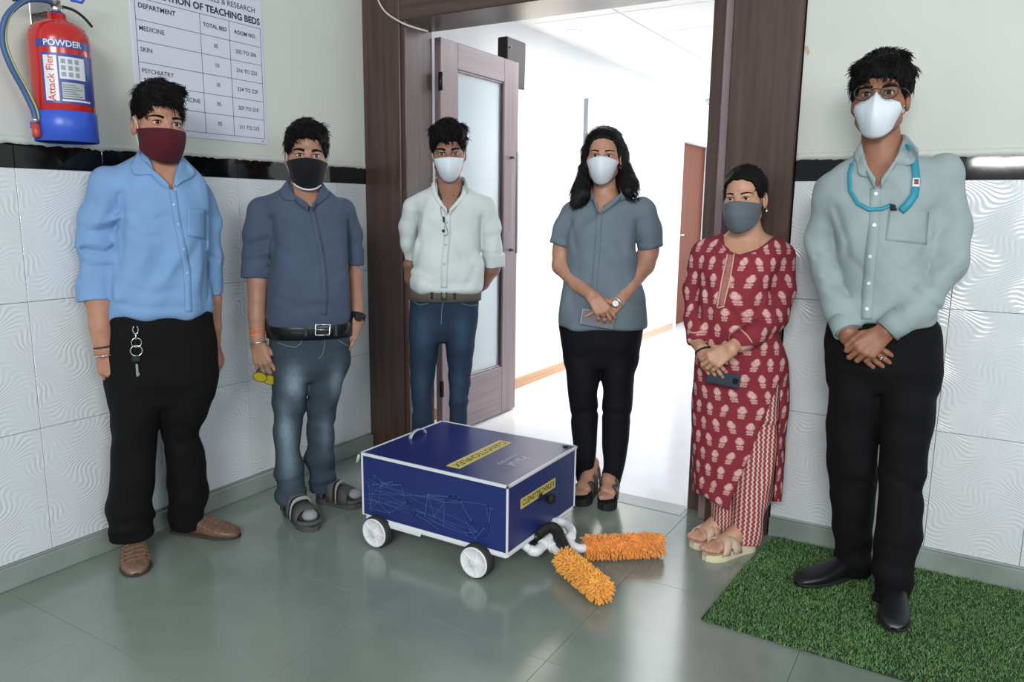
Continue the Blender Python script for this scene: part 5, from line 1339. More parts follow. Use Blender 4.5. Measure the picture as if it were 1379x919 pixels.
    k = dict(CLOTH); k.update(top=-.012, top_side=-.026, bot=-.130, bot_side=-.078, keel=.008)
    mk = H.mask(P, cloth('black_cloth_mask', '#15151a', 1000), k, .003); H.loops(P, M_loop_w, mk, .0014)
    pts = [H.mask_pt(math.radians(q), 1.0, k)+np.array([0, -.002, -.002]) for q in np.linspace(-52, 52, 21)]
    b = MB(); b.tube(pts, .0036, 8); b.build('mask_lining', M_maskw, mk)
    collar(P, 'shirt', M_sh, sh, [(389, 245, .02, 378, 258), (392, 256, .07, 383, 269), (400, 266, .105, 401, 272), (415, 277, .12, 412, 277)], [(432, 248, .02, 443, 261), (430, 257, .07, 439, 268), (426, 268, .105, 430, 275), (421, 277, .12, 424, 278)], (411, 239, .07, .045))
    P.strip('placket', 'shirt', [(420, 280), (424, 300), (431, 333), (435, 359), (438, 392), (436, 424)], 8, M_sh, .0016, .002, sh)
    P.strip('placket_edge', 'shirt', [(422, 280), (426, 300), (433.5, 333), (438, 359), (441, 392), (438.5, 424)], 1.5, mat('slate_seam', '#28303c', .9), .002, .001, sh)
    z = float(P.J(416, 443, .1)[2]); M_bl = mat('black_belt_leather', '#16181b', .3, bump=.3, bscale=90)
    bt = belt(P, z, .040, M_bl, .004, .004)
    P.bvh['belt'] = BVHTree.FromPolygons([v.co[:] for v in bt.data.vertices], [p.vertices[:] for p in bt.data.polygons])
    q = [P.on('belt', u, v, .008) for u, v in ((425, 437), (444, 437), (443, 451), (424, 451))]
    b = MB(); b.tube([q[0], (q[0]+q[1])/2, q[1], q[2], (q[2]+q[3])/2, q[3]], .0032, 8, closed=True); b.build('buckle', M_chrome, bt)
    b = MB(); b.tube([(q[0]+q[3])/2, (q[1]+q[2])/2], .0024, 6); b.build('buckle_pin', M_chrome, bt)
    M_st = mat('pale_stitching', '#66727c', .9)
    for u in (412, 452):
        P.strip('belt_loop', 'belt', [(u, 434), (u, 453)], 4, M_j, .005, .0025, jeans)
    P.strip('pocket_stitch', 'jeans', [(373, 461), (386, 466), (398, 468), (405, 463), (409, 451)], 1.2, M_st, .001, .0008, jeans)
    P.strip('pocket_stitch', 'jeans', [(455, 458), (464, 464), (472, 467)], 1.2, M_st, .001, .0008, jeans)
    P.strip('fly_stitch', 'jeans', [(438, 454), (437, 466), (434, 478), (428, 484)], 1.0, M_st, .001, .0008, jeans)
    d = P.J(354, 489, .06)-P.J(346, 427, .035)
    for dv, c in ((444, '#e0792a'), (448, '#d8642a'), (451, '#e58a3a')): bangle(P, P.J(346.5, dv, .045), d, .0285, .0035, mat('orange_thread', c, .8), 'wrist_thread', .95, wob=.002)
    bangle(P, P.J(348, 462, .05), d, .0305, .0048, mat('silver_bracelet', '#b5b0a6', .35, .8), 'bracelet', .95, wob=.003)
    d = P.J(468, 456, .055)-P.J(480, 405, -.01); wb = band(P, P.J(481.5, 427, .025), d, .030, .026, M_blackrub, 'watch', .004)
    n = Vector((.5, -1, .2)).normalized(); M = Matrix.Translation(P.J(483, 427, .06)) @ n.to_track_quat('Z', 'Y').to_matrix().to_4x4(); b = MB(); b.lathe([(.018, -.006), (.019, .0), (.018, .006), (.014, .007)], M, 20); b.build('watch_case', M_blackrub, wb)
    M_sd = mat('grey_sandal', '#4a4a4c', .7, bump=.2, bscale=150); M_sk2 = mat('dark_sock', '#23242e', .9, bump=.3, bscale=500); M_toe = mat('grey_sock_toe', '#8d9298', .9)
    for hh, tt in ((hL, tL), (hR, tR)):
        so = sole_mesh(P, hh, tt, .10, lambda s: .030-.006*s, M_sd)
        up, sf = shoe(P, hh+.03*(tt-hh), tt-.05*(tt-hh), .084, M_sk2, M_sk2, .085, name='sock'); up.location.z = .022
        L = np.linalg.norm(tt-hh); dd = (tt-hh)/L
        b = MB(); c = hh+dd*L*.84; b.lathe([(.004, .062), (.020, .060), (.029, .050), (.032, .040), (.030, .030)], Matrix.Translation(Vector((c[0], c[1], -.006))), 16); b.build('sock_toe', M_toe, up)
        strap(P, hh, tt, .098, .66, .70, .062, M_sd, so, .02, .045, .005); strap(P, hh, tt, .098, .34, .42, .088, M_sd, so, .024, .034, .005)
        strap(P, hh, tt, .092, .10, .20, .112, M_sd, so, .03, .026, .005)
        x = np.array([dd[1], -dd[0], 0]); b = MB(); pts = [Vector(hh+dd*L*(.80+.17*math.sin(a))-x*.048*math.cos(a))+Vector((0, 0, .034)) for a in np.linspace(0, math.pi, 13)]; b.tube(pts, .010, 8); b.build('toe_rim', M_sd, so)
        strap(P, hh, tt, .1, .48, .56, .078, mat('sandal_trim', '#9a9a94', .7), so, .024, .006, .006, 'trim')
    return P, A

# ================================================================== young man in the white shirt behind the robot
def man_white():
    d = RC.T @ np.array([(600-CX)/F_PX, (600-CY)/F_PX, 1.]); d = d[:2]/np.hypot(*d[:2]); o = CAM[:2]+d*3.55
    P = start('young man in white shirt and dark jeans standing behind the robot', at=(o[0], o[1], 0))
    M_sh = cloth('white_shirt', '#ccd4d4', 1000); M_sk = skin_mat('skin_umber', '#8f6b5a')
    m = P.mpp(P.J(600, 620)); 
    hL, tL = np.array([-.13, .03, .0]), np.array([-.17, -.21, 0]); hR, tR = np.array([.07, .03, 0]), np.array([.10, -.21, 0])
    torso = [(246, 588, 624, .045, 0), (254, 578, 634, .065, 0), (262, 562, 648, .082, 0), (272, 553, 657, .095, 0), (290, 560, 650, .11, 0), (310, 561, 648, .115, .01), (330, 560, 648, .115, .02), (356, 556, 648, .118, .03), (378, 552, 650, .122, .03), (388, 552, 650, .122, .03), (394, 556, 646, .112, .03)]
    slL = [(556, 281, 0, 13.5), (550, 305, -.03, 12), (551, 330, -.05, 10), (554, 352, -.06, 9)]
    slR = [(652, 281, 0, 14.5), (659, 308, -.02, 14), (662, 335, -.03, 14), (664, 355, -.04, 14.5)]
    cuffs = [[(553, 340, -.055, 9.5), (554.5, 354, -.06, 10)], [(664.5, 341, -.03, 16), (664, 359, -.04, 15.5)]]
    folds = [([(563, 290), (565, 330), (558, 360)], .005, 4), ([(648, 295), (650, 340)], .005, 4), ([(655, 320), (675, 315)], .003, 4), ([(555, 372), (590, 385), (630, 382)], .004, 5), ([(560, 360), (580, 372)], .003, 5), ([(575, 300), (600, 320), (625, 305)], .0025, 6), ([(640, 360), (630, 385)], .003, 5)]
    sh = build_shirt(P, torso, [slL, slR], M_sh, 61, [(588, 238), (624, 238), (621, 262), (604, 287), (602, 287), (590, 262)], folds, cuffs=cuffs, amp=.0042)
    pelvis = [(385, 554, 646, .105, .02), (400, 553, 645, .112, .01), (428, 551, 644, .118, 0), (442, 550.6, 642, .112, 0), (460, 551, 640, .104, 0)]
    lL = [(436, 550, 598), (464, 550.6, 592), (500, 551.6, 587), (524, 553, 583), (547, 555, 584), (579, 556, 584), (605, 557, 583), (627, 557, 583)]
    lR = [(436, 594, 643), (464, 599, 640), (495, 602.6, 635), (524, 604, 632), (547, 604, 630.6), (569, 605, 629), (600, 606, 628), (622, 606, 628)]
    sp = []
    for u, v, ru, rv, am in ((570, 445, 12, 24, .35), (622, 445, 10, 24, .3), (568, 520, 8, 24, .25), (618, 520, 8, 24, .25)):
        c = P.J(u, v, .1); mm = P.mpp(c); sp.append((c[0], c[2], ru*mm, rv*mm, am))
    M_j = denim('dark_denim', '#172133', '#4a6580', sp, .18)
    build_pants(P, pelvis, [lL, lR], [-.0, -.0], M_j, 62, name='jeans', amp=.003, folds=[([(555, 552), (584, 540)], .004, 4), ([(604, 530), (632, 536)], .004, 4), ([(604, 545), (631, 540)], -.003, 4)])
    P.bvh['trousers'] = P.bvh['jeans']; jeans = [o for o in P.root.children if o.name.startswith('jeans')][0]
    H = Head(P, 604, 207, .03, .98, 0, 9, -2, .97)
    A = hand(P.J(563, 400, -.16), P.J(588, 408, -.17), (0, 1, 0), -1, .95, curl=((20, 30, 20),)*4)
    B = hand(P.J(632, 398, -.17), P.J(608, 410, -.19), (0, 1, 0), 1, .95, curl=((20, 30, 20),)*4)
    arms = [[(556, 283, 0, 12), (549, 320, -.04, 10), (552, 356, -.06, 8.5), (553, 375, -.09, 8), (563, 400, -.16, 7)], [(652, 284, 0, 13), (663, 330, -.03, 12), (662, 362, -.05, 11), (650, 382, -.10, 8.5), (632, 398, -.17, 7)]]
    build_body(P, H, (606, 254, -.01, 16), arms, [A, B], [foot_core(hL, tL), foot_core(hR, tR)], M_sk)
    H.finish(P, dict(eye=M_eyes, hair=M_hair), 1.2)
    H.hair(P, M_hair, .010, hl=((-.13, .056), (-.09, .054), (-.065, .046), (-.05, .024), (-.035, .004), (-.012, -.004), (.0, .014), (.03, .014), (.05, -.03), (.075, -.06)), top=.014, side=.010,
           lumps=[((-.055, -.055, .072), (.045, -.070, .092), .028, .030), ((-.055, -.01, .088), (.058, -.015, .092), .034, .034), ((.055, -.055, .085), (.082, -.040, .060), .020, .010), ((.01, -.088, .09), (.062, -.080, .070), .016, .010)], seed=12, amp=.0042)
    k = dict(KN95); k.update(top=-.012, bot=-.128)
    mk = H.mask(P, M_maskw, k); H.loops(P, M_loop_w, mk, .0014)
    M_in = mat('dark_collar_lining', '#3a2b28', .9)
    cl = collar(P, 'shirt', M_sh, sh, [(586, 243, .02, 582, 251), (588, 259, .07, 584, 263), (594, 272, .10, 591, 275), (602, 284, .115, 600, 285)], [(626, 243, .02, 630, 251), (623, 259, .07, 627, 263), (615, 272, .10, 618, 275), (605, 284, .115, 607, 285)], (606, 236, .062, .03))
    for L in ([(588.5, 247, .02), (590.5, 258, .065), (594, 267, .092)], [(623.5, 247, .02), (621.5, 258, .065), (617, 267, .092)]):
        pts = [Vector(P.J(*q)) for q in L]; b = MB(); b.grid([[p+Vector((0, .002, .010)) for p in pts], [p+Vector((0, .006, -.018)) for p in pts]]); b.build('collar_lining', M_in, cl, solid=.003)
    P.strip('placket', 'shirt', [(603, 288), (602, 320), (599, 350), (598, 388)], 9, M_sh, .0016, .002, sh)
    P.buttons('shirt', [(602, 300), (600, 330), (598.5, 356)], .005, mat('grey_button', '#9aa0a0', .4), sh)
    q = [P.J(612, 262, .10)]+[P.on('shirt', u, v, .004) for u, v in ((604, 271), (594, 279), (595, 290), (598.5, 298), (602, 308), (603, 316), (598, 318))]
    b = MB(); b.tube(catmull(q, 4), .0011, 6); ep = b.build('earphone_cable', M_blackrub, P.root)
    p = P.on('shirt', 598, 296, .006); b = MB(); b.box(p-Vector((.004, .004, .012)), p+Vector((.004, .004, .012)), .002); b.build('earphone_remote', M_blackrub, ep)
    p = P.on('shirt', 597.5, 311, .006); b = MB(); b.box(p-Vector((.006, .003, .006)), p+Vector((.006, .003, .006)), .002); b.build('shirt_clip', M_blackrub, ep)
    z = float(P.J(600, 394, .1)[2]); M_bl = mat('khaki_web_belt', '#5e584e', .85, bump=.4, bscale=400)
    bt = belt(P, z, .042, M_bl, .006, .004)
    P.bvh['belt'] = BVHTree.FromPolygons([v.co[:] for v in bt.data.vertices], [p.vertices[:] for p in bt.data.polygons])
    P.patch('buckle', 'belt', [(594, 391), (602, 391), (602, 404), (594, 404)], mat('dull_buckle', '#6c685c', .4, .7), .007, .004, bt, 3, 3)
    for u in (582, 612): P.strip('belt_loop', 'belt', [(u, 387), (u, 403)], 3, M_j, .006, .002, jeans)
    M_st = mat('jean_stitching', '#5d7488', .9)
    P.strip('pocket_stitch', 'jeans', [(556, 406), (565, 411), (576, 409), (580, 402)], 1., M_st, .001, .0008, jeans)
    P.strip('pocket_stitch', 'jeans', [(616, 403), (622, 409), (632, 412), (642, 411)], 1., M_st, .001, .0008, jeans)
    P.strip('fly_stitch', 'jeans', [(596, 406), (595, 420), (594, 438)], 1., M_st, .001, .0008, jeans)
    for hh, tt in ((hL, tL), (hR, tR)): shoe(P, hh, tt, .10, mat('dark_shoe', '#25262a', .5), M_blackrub, .085)
    return P

P1 = man_blue(); keys(P1)
P2, H2 = man_slate()
P3 = man_white()
P4 = woman_doorway()
P5, H5a, H5b = woman_kurta()
P6 = man_lanyard()

# ------------------------------------------------------------------ things held in hands
def world(P, p): return P.root.matrix_basis @ Vector(p)
bpy.context.view_layer.update()
def slab_phone(name, P, corners, df, th, m_back, m_edge, label, tilt=0.):
    """phone held in front of the body: corners in px, df per corner"""
    pts = [Vector(P.J(u, v, d)) for (u, v), d in zip(corners, df)]; c = sum(pts, Vector())/4
    ax = ((pts[1]-pts[0])+(pts[2]-pts[3])).normalized(); w = (((pts[1]-pts[0])+(pts[2]-pts[3]))/2).length; ay = ((pts[3]-pts[0])+(pts[2]-pts[1])); h = (ay/2).length; ay = (ay-ax*ay.dot(ax)).normalized(); az = ax.cross(ay)
    if az.y > 0: az = -az
    R = Matrix((ax, ay, az)).transposed().to_4x4(); M = Matrix.Translation(c) @ R
    e = empty(name, (0, 0, 0), 0, label, 'phone'); e.matrix_basis = P.root.matrix_basis @ Matrix.Translation(c)
    b = MB(); b.box((-w/2, -h/2, -th/2), (w/2, h/2, th/2), min(.004, th*.45), R, 2); b.build('case', m_edge, e)
    return e, R, w, h
E4 = slab_phone('mobile_phone', P4, [(784, 414), (829, 424), (826, 443), (781, 438)], [.157, .157, .157, .157], .009, None, mat('silver_phone', '#cdd2d8', .22, .7), 'silver phone held under the clasped hands of the woman in the doorway')
e, R, w, h = E4
MB().box((-w/2+.004, -h/2+.003, .0046), (w/2-.004, h/2-.003, .0052), 0, R).build('screen', mat('phone_screen', '#8d8c94', .15, .5), e)  # light grey screen colour stands in for reflections on the glass
E5 = slab_phone('mobile_phone', P5, [(953, 499), (997, 503), (996, 527), (950, 512)], [.175, .19, .19, .175], .010, None, mat('navy_phone_case', '#1d2a3a', .55), 'dark navy phone in the hand of the woman in the maroon kurta')
e, R, w, h = E5
b = MB(); b.box((w*.30, -.010, .0051), (w*.44, .008, .0062), .002, R); b.build('camera_module', mat('camera_black', '#08080a', .2), e)
# yellow-lensed sunglasses in the second man's hand
sg = empty('sunglasses', (0, 0, 0), 0, 'sunglasses with yellow lenses held in the hand of the man in the slate shirt', 'sunglasses'); sg.matrix_basis = P2.root.matrix_basis.copy()
M_yl = NT('yellow_lens'); M_yl.b.inputs['Base Color'].default_value = lin('#c2b11c'); M_yl.b.inputs['Roughness'].default_value = .12; M_yl.b.inputs['Transmission Weight'].default_value = .35; M_yl = M_yl.m
M_fr = mat('sunglass_frame', '#15172a', .3)
for (u0, v0, ru, rv, dd) in ((350, 508, 8.5, 6.5, .075), (363.5, 512, 9, 6.5, .055)):
    c = Vector(P2.J(u0, v0, dd)); m_ = P2.mpp(c)
    ring = [c+Vector((ru*m_*math.cos(a), .010*math.cos(a), -rv*m_*math.sin(a)-.25*ru*m_*math.cos(a))) for a in (2*math.pi*k/20 for k in range(20))]
    b = MB(); b.poly(ring); b.build('lens', M_yl, sg, solid=.002); b = MB(); b.tube(ring, .0016, 6, closed=True); b.build('rim', M_fr, sg)
b = MB(); b.tube([P2.J(371, 513, .055), P2.J(374, 505, .05), P2.J(366, 490, .045), P2.J(361, 478, .04)], [.003, .0045, .0045, .003], 8); b.build('temple', M_fr, sg)
b = MB(); b.tube([P2.J(372, 510, .05), P2.J(376, 506, .055)], [.003, .0035], 8); b.build('temple_tip', M_maskw, sg)
b = MB(); b.tube([P2.J(344, 503, .08), P2.J(356, 488, .05), P2.J(366, 480, .035)], [.002, .003, .002], 8); b.build('temple', M_fr, sg)

# ------------------------------------------------------------------ the cleaning robot
RB = empty('cleaning_robot', (1.09, -.665, 0), 0, 'blue box robot on white wheels with two orange mop rollers', 'robot')
x0, x1, y0, y1, z0, z1 = .762-1.09, 1.420-1.09, -.925+.665, -.405+.665, .113, .354
M_blue = mat('navy_vinyl', '#1c2c6a', .36, var=.12, vscale=3, bump=.05, bscale=60); M_top = mat('navy_vinyl_top', '#1c2668', .30, var=.1, vscale=3, bump=.04, bscale=60)
M_tape = mat('white_edge_tape', '#d9dde2', .45); M_pvc = mat('white_pvc', '#dfe2e6', .3)
e = .004
MB().box((x0, y0, z0), (x1, y0+.008, z1), .001).build('side_panel', M_blue, RB); MB().box((x0, y1-.008, z0), (x1, y1, z1), .001).build('side_panel', M_blue, RB)
MB().box((x1-.008, y0+.008, z0), (x1, y1-.008, z1), .001).build('front_panel', M_blue, RB); MB().box((x0, y0+.008, z0), (x0+.008, y1-.008, z1), .001).build('back_panel', M_blue, RB)
MB().box((x0, y0, z0-.004), (x1, y1, z0), .001).build('base_plate', M_pvc, RB)
top = MB().box((x0-.004, y0-.004, z1), (x1+.004, y1+.004, z1+.008), .001).build('lid', M_top, RB)
def edge(a, b, w=.007, parent=None):
    lo = [min(a[i], b[i])-w*.7 for i in range(3)]; hi = [max(a[i], b[i])+w*.7 for i in range(3)]
    MB().box(lo, hi, .0015).build('edge_tape', M_tape, parent or RB)
zt = z1+.004
ex_ = .003
for a, b in (((x0-ex_, y0-ex_, zt), (x1+ex_, y0-ex_, zt)), ((x1+ex_, y0-ex_, zt), (x1+ex_, y1+ex_, zt)), ((x0-ex_, y1+ex_, zt), (x1+ex_, y1+ex_, zt)), ((x0-ex_, y0-ex_, zt), (x0-ex_, y1+ex_, zt))): edge(a, b, .0075)
for a, b in (((x0, y0, z0), (x0, y0, z1)), ((x1, y0, z0), (x1, y0, z1)), ((x1, y1, z0), (x1, y1, z1)), ((x0, y1, z0), (x0, y1, z1))): edge(a, b, .0055)
# frame under the box: pvc rails
for yy in (y0+.012, y1-.012):
    b = MB(); b.box((x0+.01, yy-.012, z0-.022), (x1-.004, yy+.012, z0-.004), .004); b.build('frame_rail', M_pvc, RB)
b = MB(); b.box((x1-.03, y0+.005, z0-.020), (x1+.002, y1-.005, z0-.004), .004); b.build('frame_rail', M_pvc, RB)
b = MB(); b.box((x0+.05, y0-.004, z0-.030), (x0+.28, y0+.006, z0-.010), .003); b.build('frame_bracket', M_pvc, RB)
# wheels
M_tyre = mat('tyre_rubber', '#2b2a2a', .75, bump=.3, bscale=80)
for wx, wy in ((.842-1.09, -.955+.665), (1.302-1.09, -.955+.665), (.842-1.09, -.415+.665), (1.302-1.09, -.415+.665)):
    sgn = -1 if wy < 0 else 1; M = Matrix.Translation((wx, wy, .0625)) @ Matrix.Rotation(math.pi/2*(1 if sgn < 0 else -1), 4, 'X')
    w = MB(); w.lathe([(.030, -.045), (.056, -.045), (.0625, -.040), (.0625, -.006), (.058, .0), (.050, .001)], M, 36); wh = w.build('wheel', M_tyre, RB)
    h = MB(); h.lathe([(.056, -.004), (.0565, .004), (.052, .006), (.049, .002), (.018, .0015), (.014, .006), (.006, .007), (.001, .007)], M, 36); hb = h.build('hub', M_pvc, wh)
    for k in range(5):
        a = 2*math.pi*k/5; q = MB(); q.box((.014, -.0022, .001), (.050, .0022, .0045), .0008, M @ Matrix.Rotation(a, 4, 'Z')); q.build('spoke', M_pvc, hb)
    ax_ = MB(); ax_.lathe([(.010, -.09), (.010, -.04)], M, 14); ax_.build('axle', M_dkmetal, wh)
    MB().box((wx-.02, wy-sgn*.075-.012, .05), (wx+.02, wy-sgn*.075+.012, z0-.004), .003).build('axle_bracket', M_dkmetal, RB)
# labels
M_yel = mat('yellow_label', '#cdbd62', .6); M_ink = mat('label_ink', '#20201c', .6); M_pale = mat('pale_print', '#c3c8d6', .5)
zt = z1+.0081
lb = MB().box((1.155-1.09-.030, -.905+.665+.03, zt), (1.155-1.09+.030, -.905+.665+.40, zt+.0012), 0); lab = lb.build('name_label', M_yel, RB)
Mt = Matrix.Translation((1.155-1.09, -.905+.665+.03+.185, zt+.0016)) @ Matrix.Rotation(-math.pi/2, 4, 'Z')
text_obj('label_lettering', 'CLENOTECHFLEX', .0435, Mt, M_ink, lab, 'CENTER', .0006)
Mt = Matrix.Translation((1.285-1.09, -.665+.665+.005, zt+.0006)) @ Matrix.Rotation(math.pi/2, 4, 'Z')
text_obj('lettering', 'Parul', .056, Matrix.Translation((1.268-1.09+.052, -.02, zt+.0006)) @ Matrix.Rotation(-math.pi/2, 4, 'Z') , M_pale, top, 'CENTER', .0006)
text_obj('lettering', 'University', .036, Matrix.Translation((1.268-1.09+.010, -.02, zt+.0006)) @ Matrix.Rotation(-math.pi/2, 4, 'Z'), M_pale, top, 'CENTER')
lb = MB().box((x1+.0002, -.10-.07, .245), (x1+.0018, -.10+.19, .283), 0); lab2 = lb.build('name_label', M_yel, RB)
text_obj('label_lettering', 'CLENOTECHFLEX', .0305, Matrix.Translation((x1+.0021, -.04, .264)) @ Matrix.Rotation(math.pi/2, 4, 'Z') @ Matrix.Rotation(math.pi/2, 4, 'X'), M_ink, lab2, 'CENTER', .0005)
kb = MB(); MM = Matrix.Translation((x1, .02, .225)) @ Matrix.Rotation(math.pi/2, 4, 'Y'); kb.lathe([(.011, 0), (.011, .012), (.019, .014), (.020, .030), (.016, .034)], MM, 20); kb.build('knob', M_blackrub, RB)
kb = MB(); kb.lathe([(.014, 0), (.014, .006), (.006, .008)], Matrix.Translation((x1, -.03, .245)) @ Matrix.Rotation(math.pi/2, 4, 'Y'), 16); kb.build('socket', M_blackrub, RB)
kb = MB(); kb.lathe([(.010, 0), (.010, .004), (.004, .006)], Matrix.Translation((x1-.03, y1-.03, zt)), 12); kb.build('lid_stud', M_dkmetal, top)
# printed network of fine lines on the side panel
pts = []
r = random.Random(5)
for i in range(40): pts.append((x0+.03+r.random()*(x1-x0-.08), z0+.02+(r.random())*(.15), r.random()))
g = MB(); yy = y0-.0004
def ln(a, b, w):
    d = Vector((b[0]-a[0], 0, b[1]-a[1])); n = Vector((-d.z, 0, d.x)).normalized()*w
    g.poly([Vector((a[0], yy, a[1]))-n, Vector((b[0], yy, b[1]))-n, Vector((b[0], yy, b[1]))+n, Vector((a[0], yy, a[1]))+n])
for i in range(len(pts)):
    ds = sorted((math.hypot(pts[i][0]-q[0], pts[i][1]-q[1]), j) for j, q in enumerate(pts) if j != i)
    for dd, j in ds[:4]:
        if dd < .17: ln(pts[i], pts[j], .00042)
for i in range(0, len(pts), 3): ln(pts[i], (x0+.005+r.random()*.05, z0+.03+r.random()*.12), .0003)
for p in pts:
    g.poly([(p[0]+.0020*math.cos(a), yy-.0001, p[1]+.0020*math.sin(a)) for a in (2*math.pi*k/8 for k in range(8))])
nw = g.build('network_print', mat('network_ink', '#5f86b4', .5), RB)
# lid handle and torn tape at the rear corner
b = MB(); pts_ = [(.79-1.09+.02+.0, -.66+.665+.02+.05*math.cos(a), zt+.028*math.sin(a)) for a in np.linspace(0, math.pi, 11)]
b.grid([[Vector(p)+Vector((-.008, 0, 0)) for p in pts_], [Vector(p)+Vector((.008, 0, 0)) for p in pts_]]); b.build('lid_handle', mat('grey_strap', '#aeb6c2', .5), top, solid=.003)
b = MB(); b.grid([[(x0-.002, y0+.002, zt), (x0-.002, y0+.03, zt)], [(x0-.018, y0-.004, zt-.012), (x0-.016, y0+.026, zt-.010)], [(x0-.026, y0-.008, zt-.045), (x0-.022, y0+.02, zt-.04)]]); b.build('loose_tape', M_tape, RB, solid=.002)
# front pipework: world coordinates minus the robot's base
O = Vector((1.09, -.665, 0))
def pipe(name, pts, rad, m=M_pvc, n=14): 
    b = MB(); b.tube([Vector(p)-O for p in catmull(pts, 4)], rad, n); return b.build(name, m, RB)
def wp(u, v, z):
    d = RC.T @ np.array([(u-CX)/F_PX, (v-CY)/F_PX, 1.]); t = (z-CAM[2])/d[2]; return CAM+d*t
pA = wp(703, 732, .085); pB = wp(722, 741, .070); pC = wp(738, 727, .085); pT = wp(737, 730, .078)
pipe('pipe', [wp(694, 728, .095), wp(706, 735, .085), wp(716, 742, .072), wp(724, 741, .072)], .0155)
pipe('elbow_joint', [wp(714, 741, .073), wp(722, 743, .070), wp(729, 737, .073), wp(735, 731, .078)], .0190)
pipe('tee_joint', [wp(730, 735, .077), wp(744, 724, .082), wp(748, 718, .084)], .0205)
pipe('tee_joint', [wp(738, 730, .076), wp(746, 739, .066)], .0200)
pipe('pipe', [wp(744, 737, .068), wp(762, 755, .052)], .0150)
pipe('pipe', [wp(742, 704, .105), wp(752, 703, .098), wp(764, 707, .094), wp(770, 716, .090), wp(769, 724, .084)], .0175)
pipe('elbow_joint', [wp(765, 722, .078), wp(770, 734, .062), wp(780, 739, .056), wp(790, 738, .054)], .0165)
pipe('black_hose', [wp(722, 722, .100), wp(732, 713, .118), wp(744, 709, .122), wp(752, 715, .110), wp(757, 727, .090), wp(764, 742, .065)], .0165, M_blackrub)
pipe('black_hose', [wp(715, 724, .090), wp(728, 716, .108), wp(740, 712, .112), wp(748, 720, .10), wp(752, 732, .082), wp(758, 745, .06)], .014, M_blackrub)
b = MB(); c = Vector(wp(716, 722, .095))-O; b.lathe([(.022, -.03), (.022, .03), (.012, .036)], Matrix.Translation(c) @ Matrix.Rotation(math.pi/2, 4, 'Y'), 16); b.build('motor', M_dkmetal, RB)
# mop rollers: a core and rows of chenille fingers
M_or = mat('orange_chenille', '#f39a44', .95, var=.22, vscale=40, bump=.3, bscale=500, sheen=.25); M_or2 = mat('amber_chenille', '#f4a843', .95, var=.22, vscale=40, bump=.3, bscale=500, sheen=.25)
def roller(a, b_, rad, m, seed):
    a, b_ = Vector(a), Vector(b_); d = (b_-a); L = d.length; d.normalize(); up = Vector((0, 0, 1)); s = d.cross(up).normalized(); up = s.cross(d)
    core = MB(); core.tube([a-O, b_-O], rad*.62, 20); co = core.build('mop_roller', m, RB)
    rr = random.Random(seed); V, Q = [], []
    n_l, n_a = 30, 22
    for i in range(n_l):
        for j in range(n_a):
            t = (i+.5+rr.uniform(-.45, .45))/n_l; an = 2*math.pi*(j+rr.uniform(-.4, .4)+.5*(i % 2))/n_a
            nrm = (s*math.cos(an)+up*math.sin(an)); ln_ = rad*rr.uniform(.36, .5)
            tip = (nrm+d*rr.uniform(-.45, .45)+Vector((rr.uniform(-.3, .3), rr.uniform(-.3, .3), rr.uniform(-.5, .1)))*.8).normalized()
            if t > .95: tip = (tip+d*.8).normalized()
            p0 = a+d*L*t+nrm*rad*.58; w = rr.uniform(.0030, .0042)
            q = tip.orthogonal().normalized(); q2 = tip.cross(q); base = len(V)
            for h_, ww in ((0, .8), (.35, 1.05), (.7, 1.1), (.93, .75), (1.0, .2)):
                c = p0+tip*ln_*h_+Vector((0, 0, -.004*h_*h_))
                c.z = max(c.z, .004)
                for k in range(5):
                    aa = 2*math.pi*k/5; V.append(c+(q*math.cos(aa)+q2*math.sin(aa))*w*ww-O)
            for h_ in range(4):
                for k in range(5): Q.append((base+h_*5+k, base+h_*5+(k+1) % 5, base+(h_+1)*5+(k+1) % 5, base+(h_+1)*5+k))
    # end cap fingers
    for j in range(40):
        an = rr.uniform(0, 6.28); r_ = rad*.6*math.sqrt(rr.random()); nrm = s*math.cos(an)+up*math.sin(an); p0 = b_+nrm*r_; tip = (d+nrm*.7*rr.random()+Vector((0, 0, -.1))).normalized(); q = tip.orthogonal().normalized(); q2 = tip.cross(q); base = len(V); ln_ = rad*.42; w = .0038
        for h_, ww in ((0, .8), (.35, 1.05), (.7, 1.1), (.93, .75), (1.0, .2)):
            c = p0+tip*ln_*h_; c.z = max(c.z, .004)
            for k in range(5): V.append(c+(q*math.cos(2*math.pi*k/5)+q2*math.sin(2*math.pi*k/5))*w*ww-O)
        for h_ in range(4):
            for k in range(5): Q.append((base+h_*5+k, base+h_*5+(k+1) % 5, base+(h_+1)*5+(k+1) % 5, base+(h_+1)*5+k))
    o = link('chenille_fingers', mesh_np('chenille_fingers', [tuple(v) for v in V], Q), m, co); o['kind'] = 'stuff'
roller(wp(787, 737, .052), wp(888, 733, .052), .050, M_or, 3)
roller(wp(759, 752, .052), wp(812, 796, .052), .050, M_or2, 4)

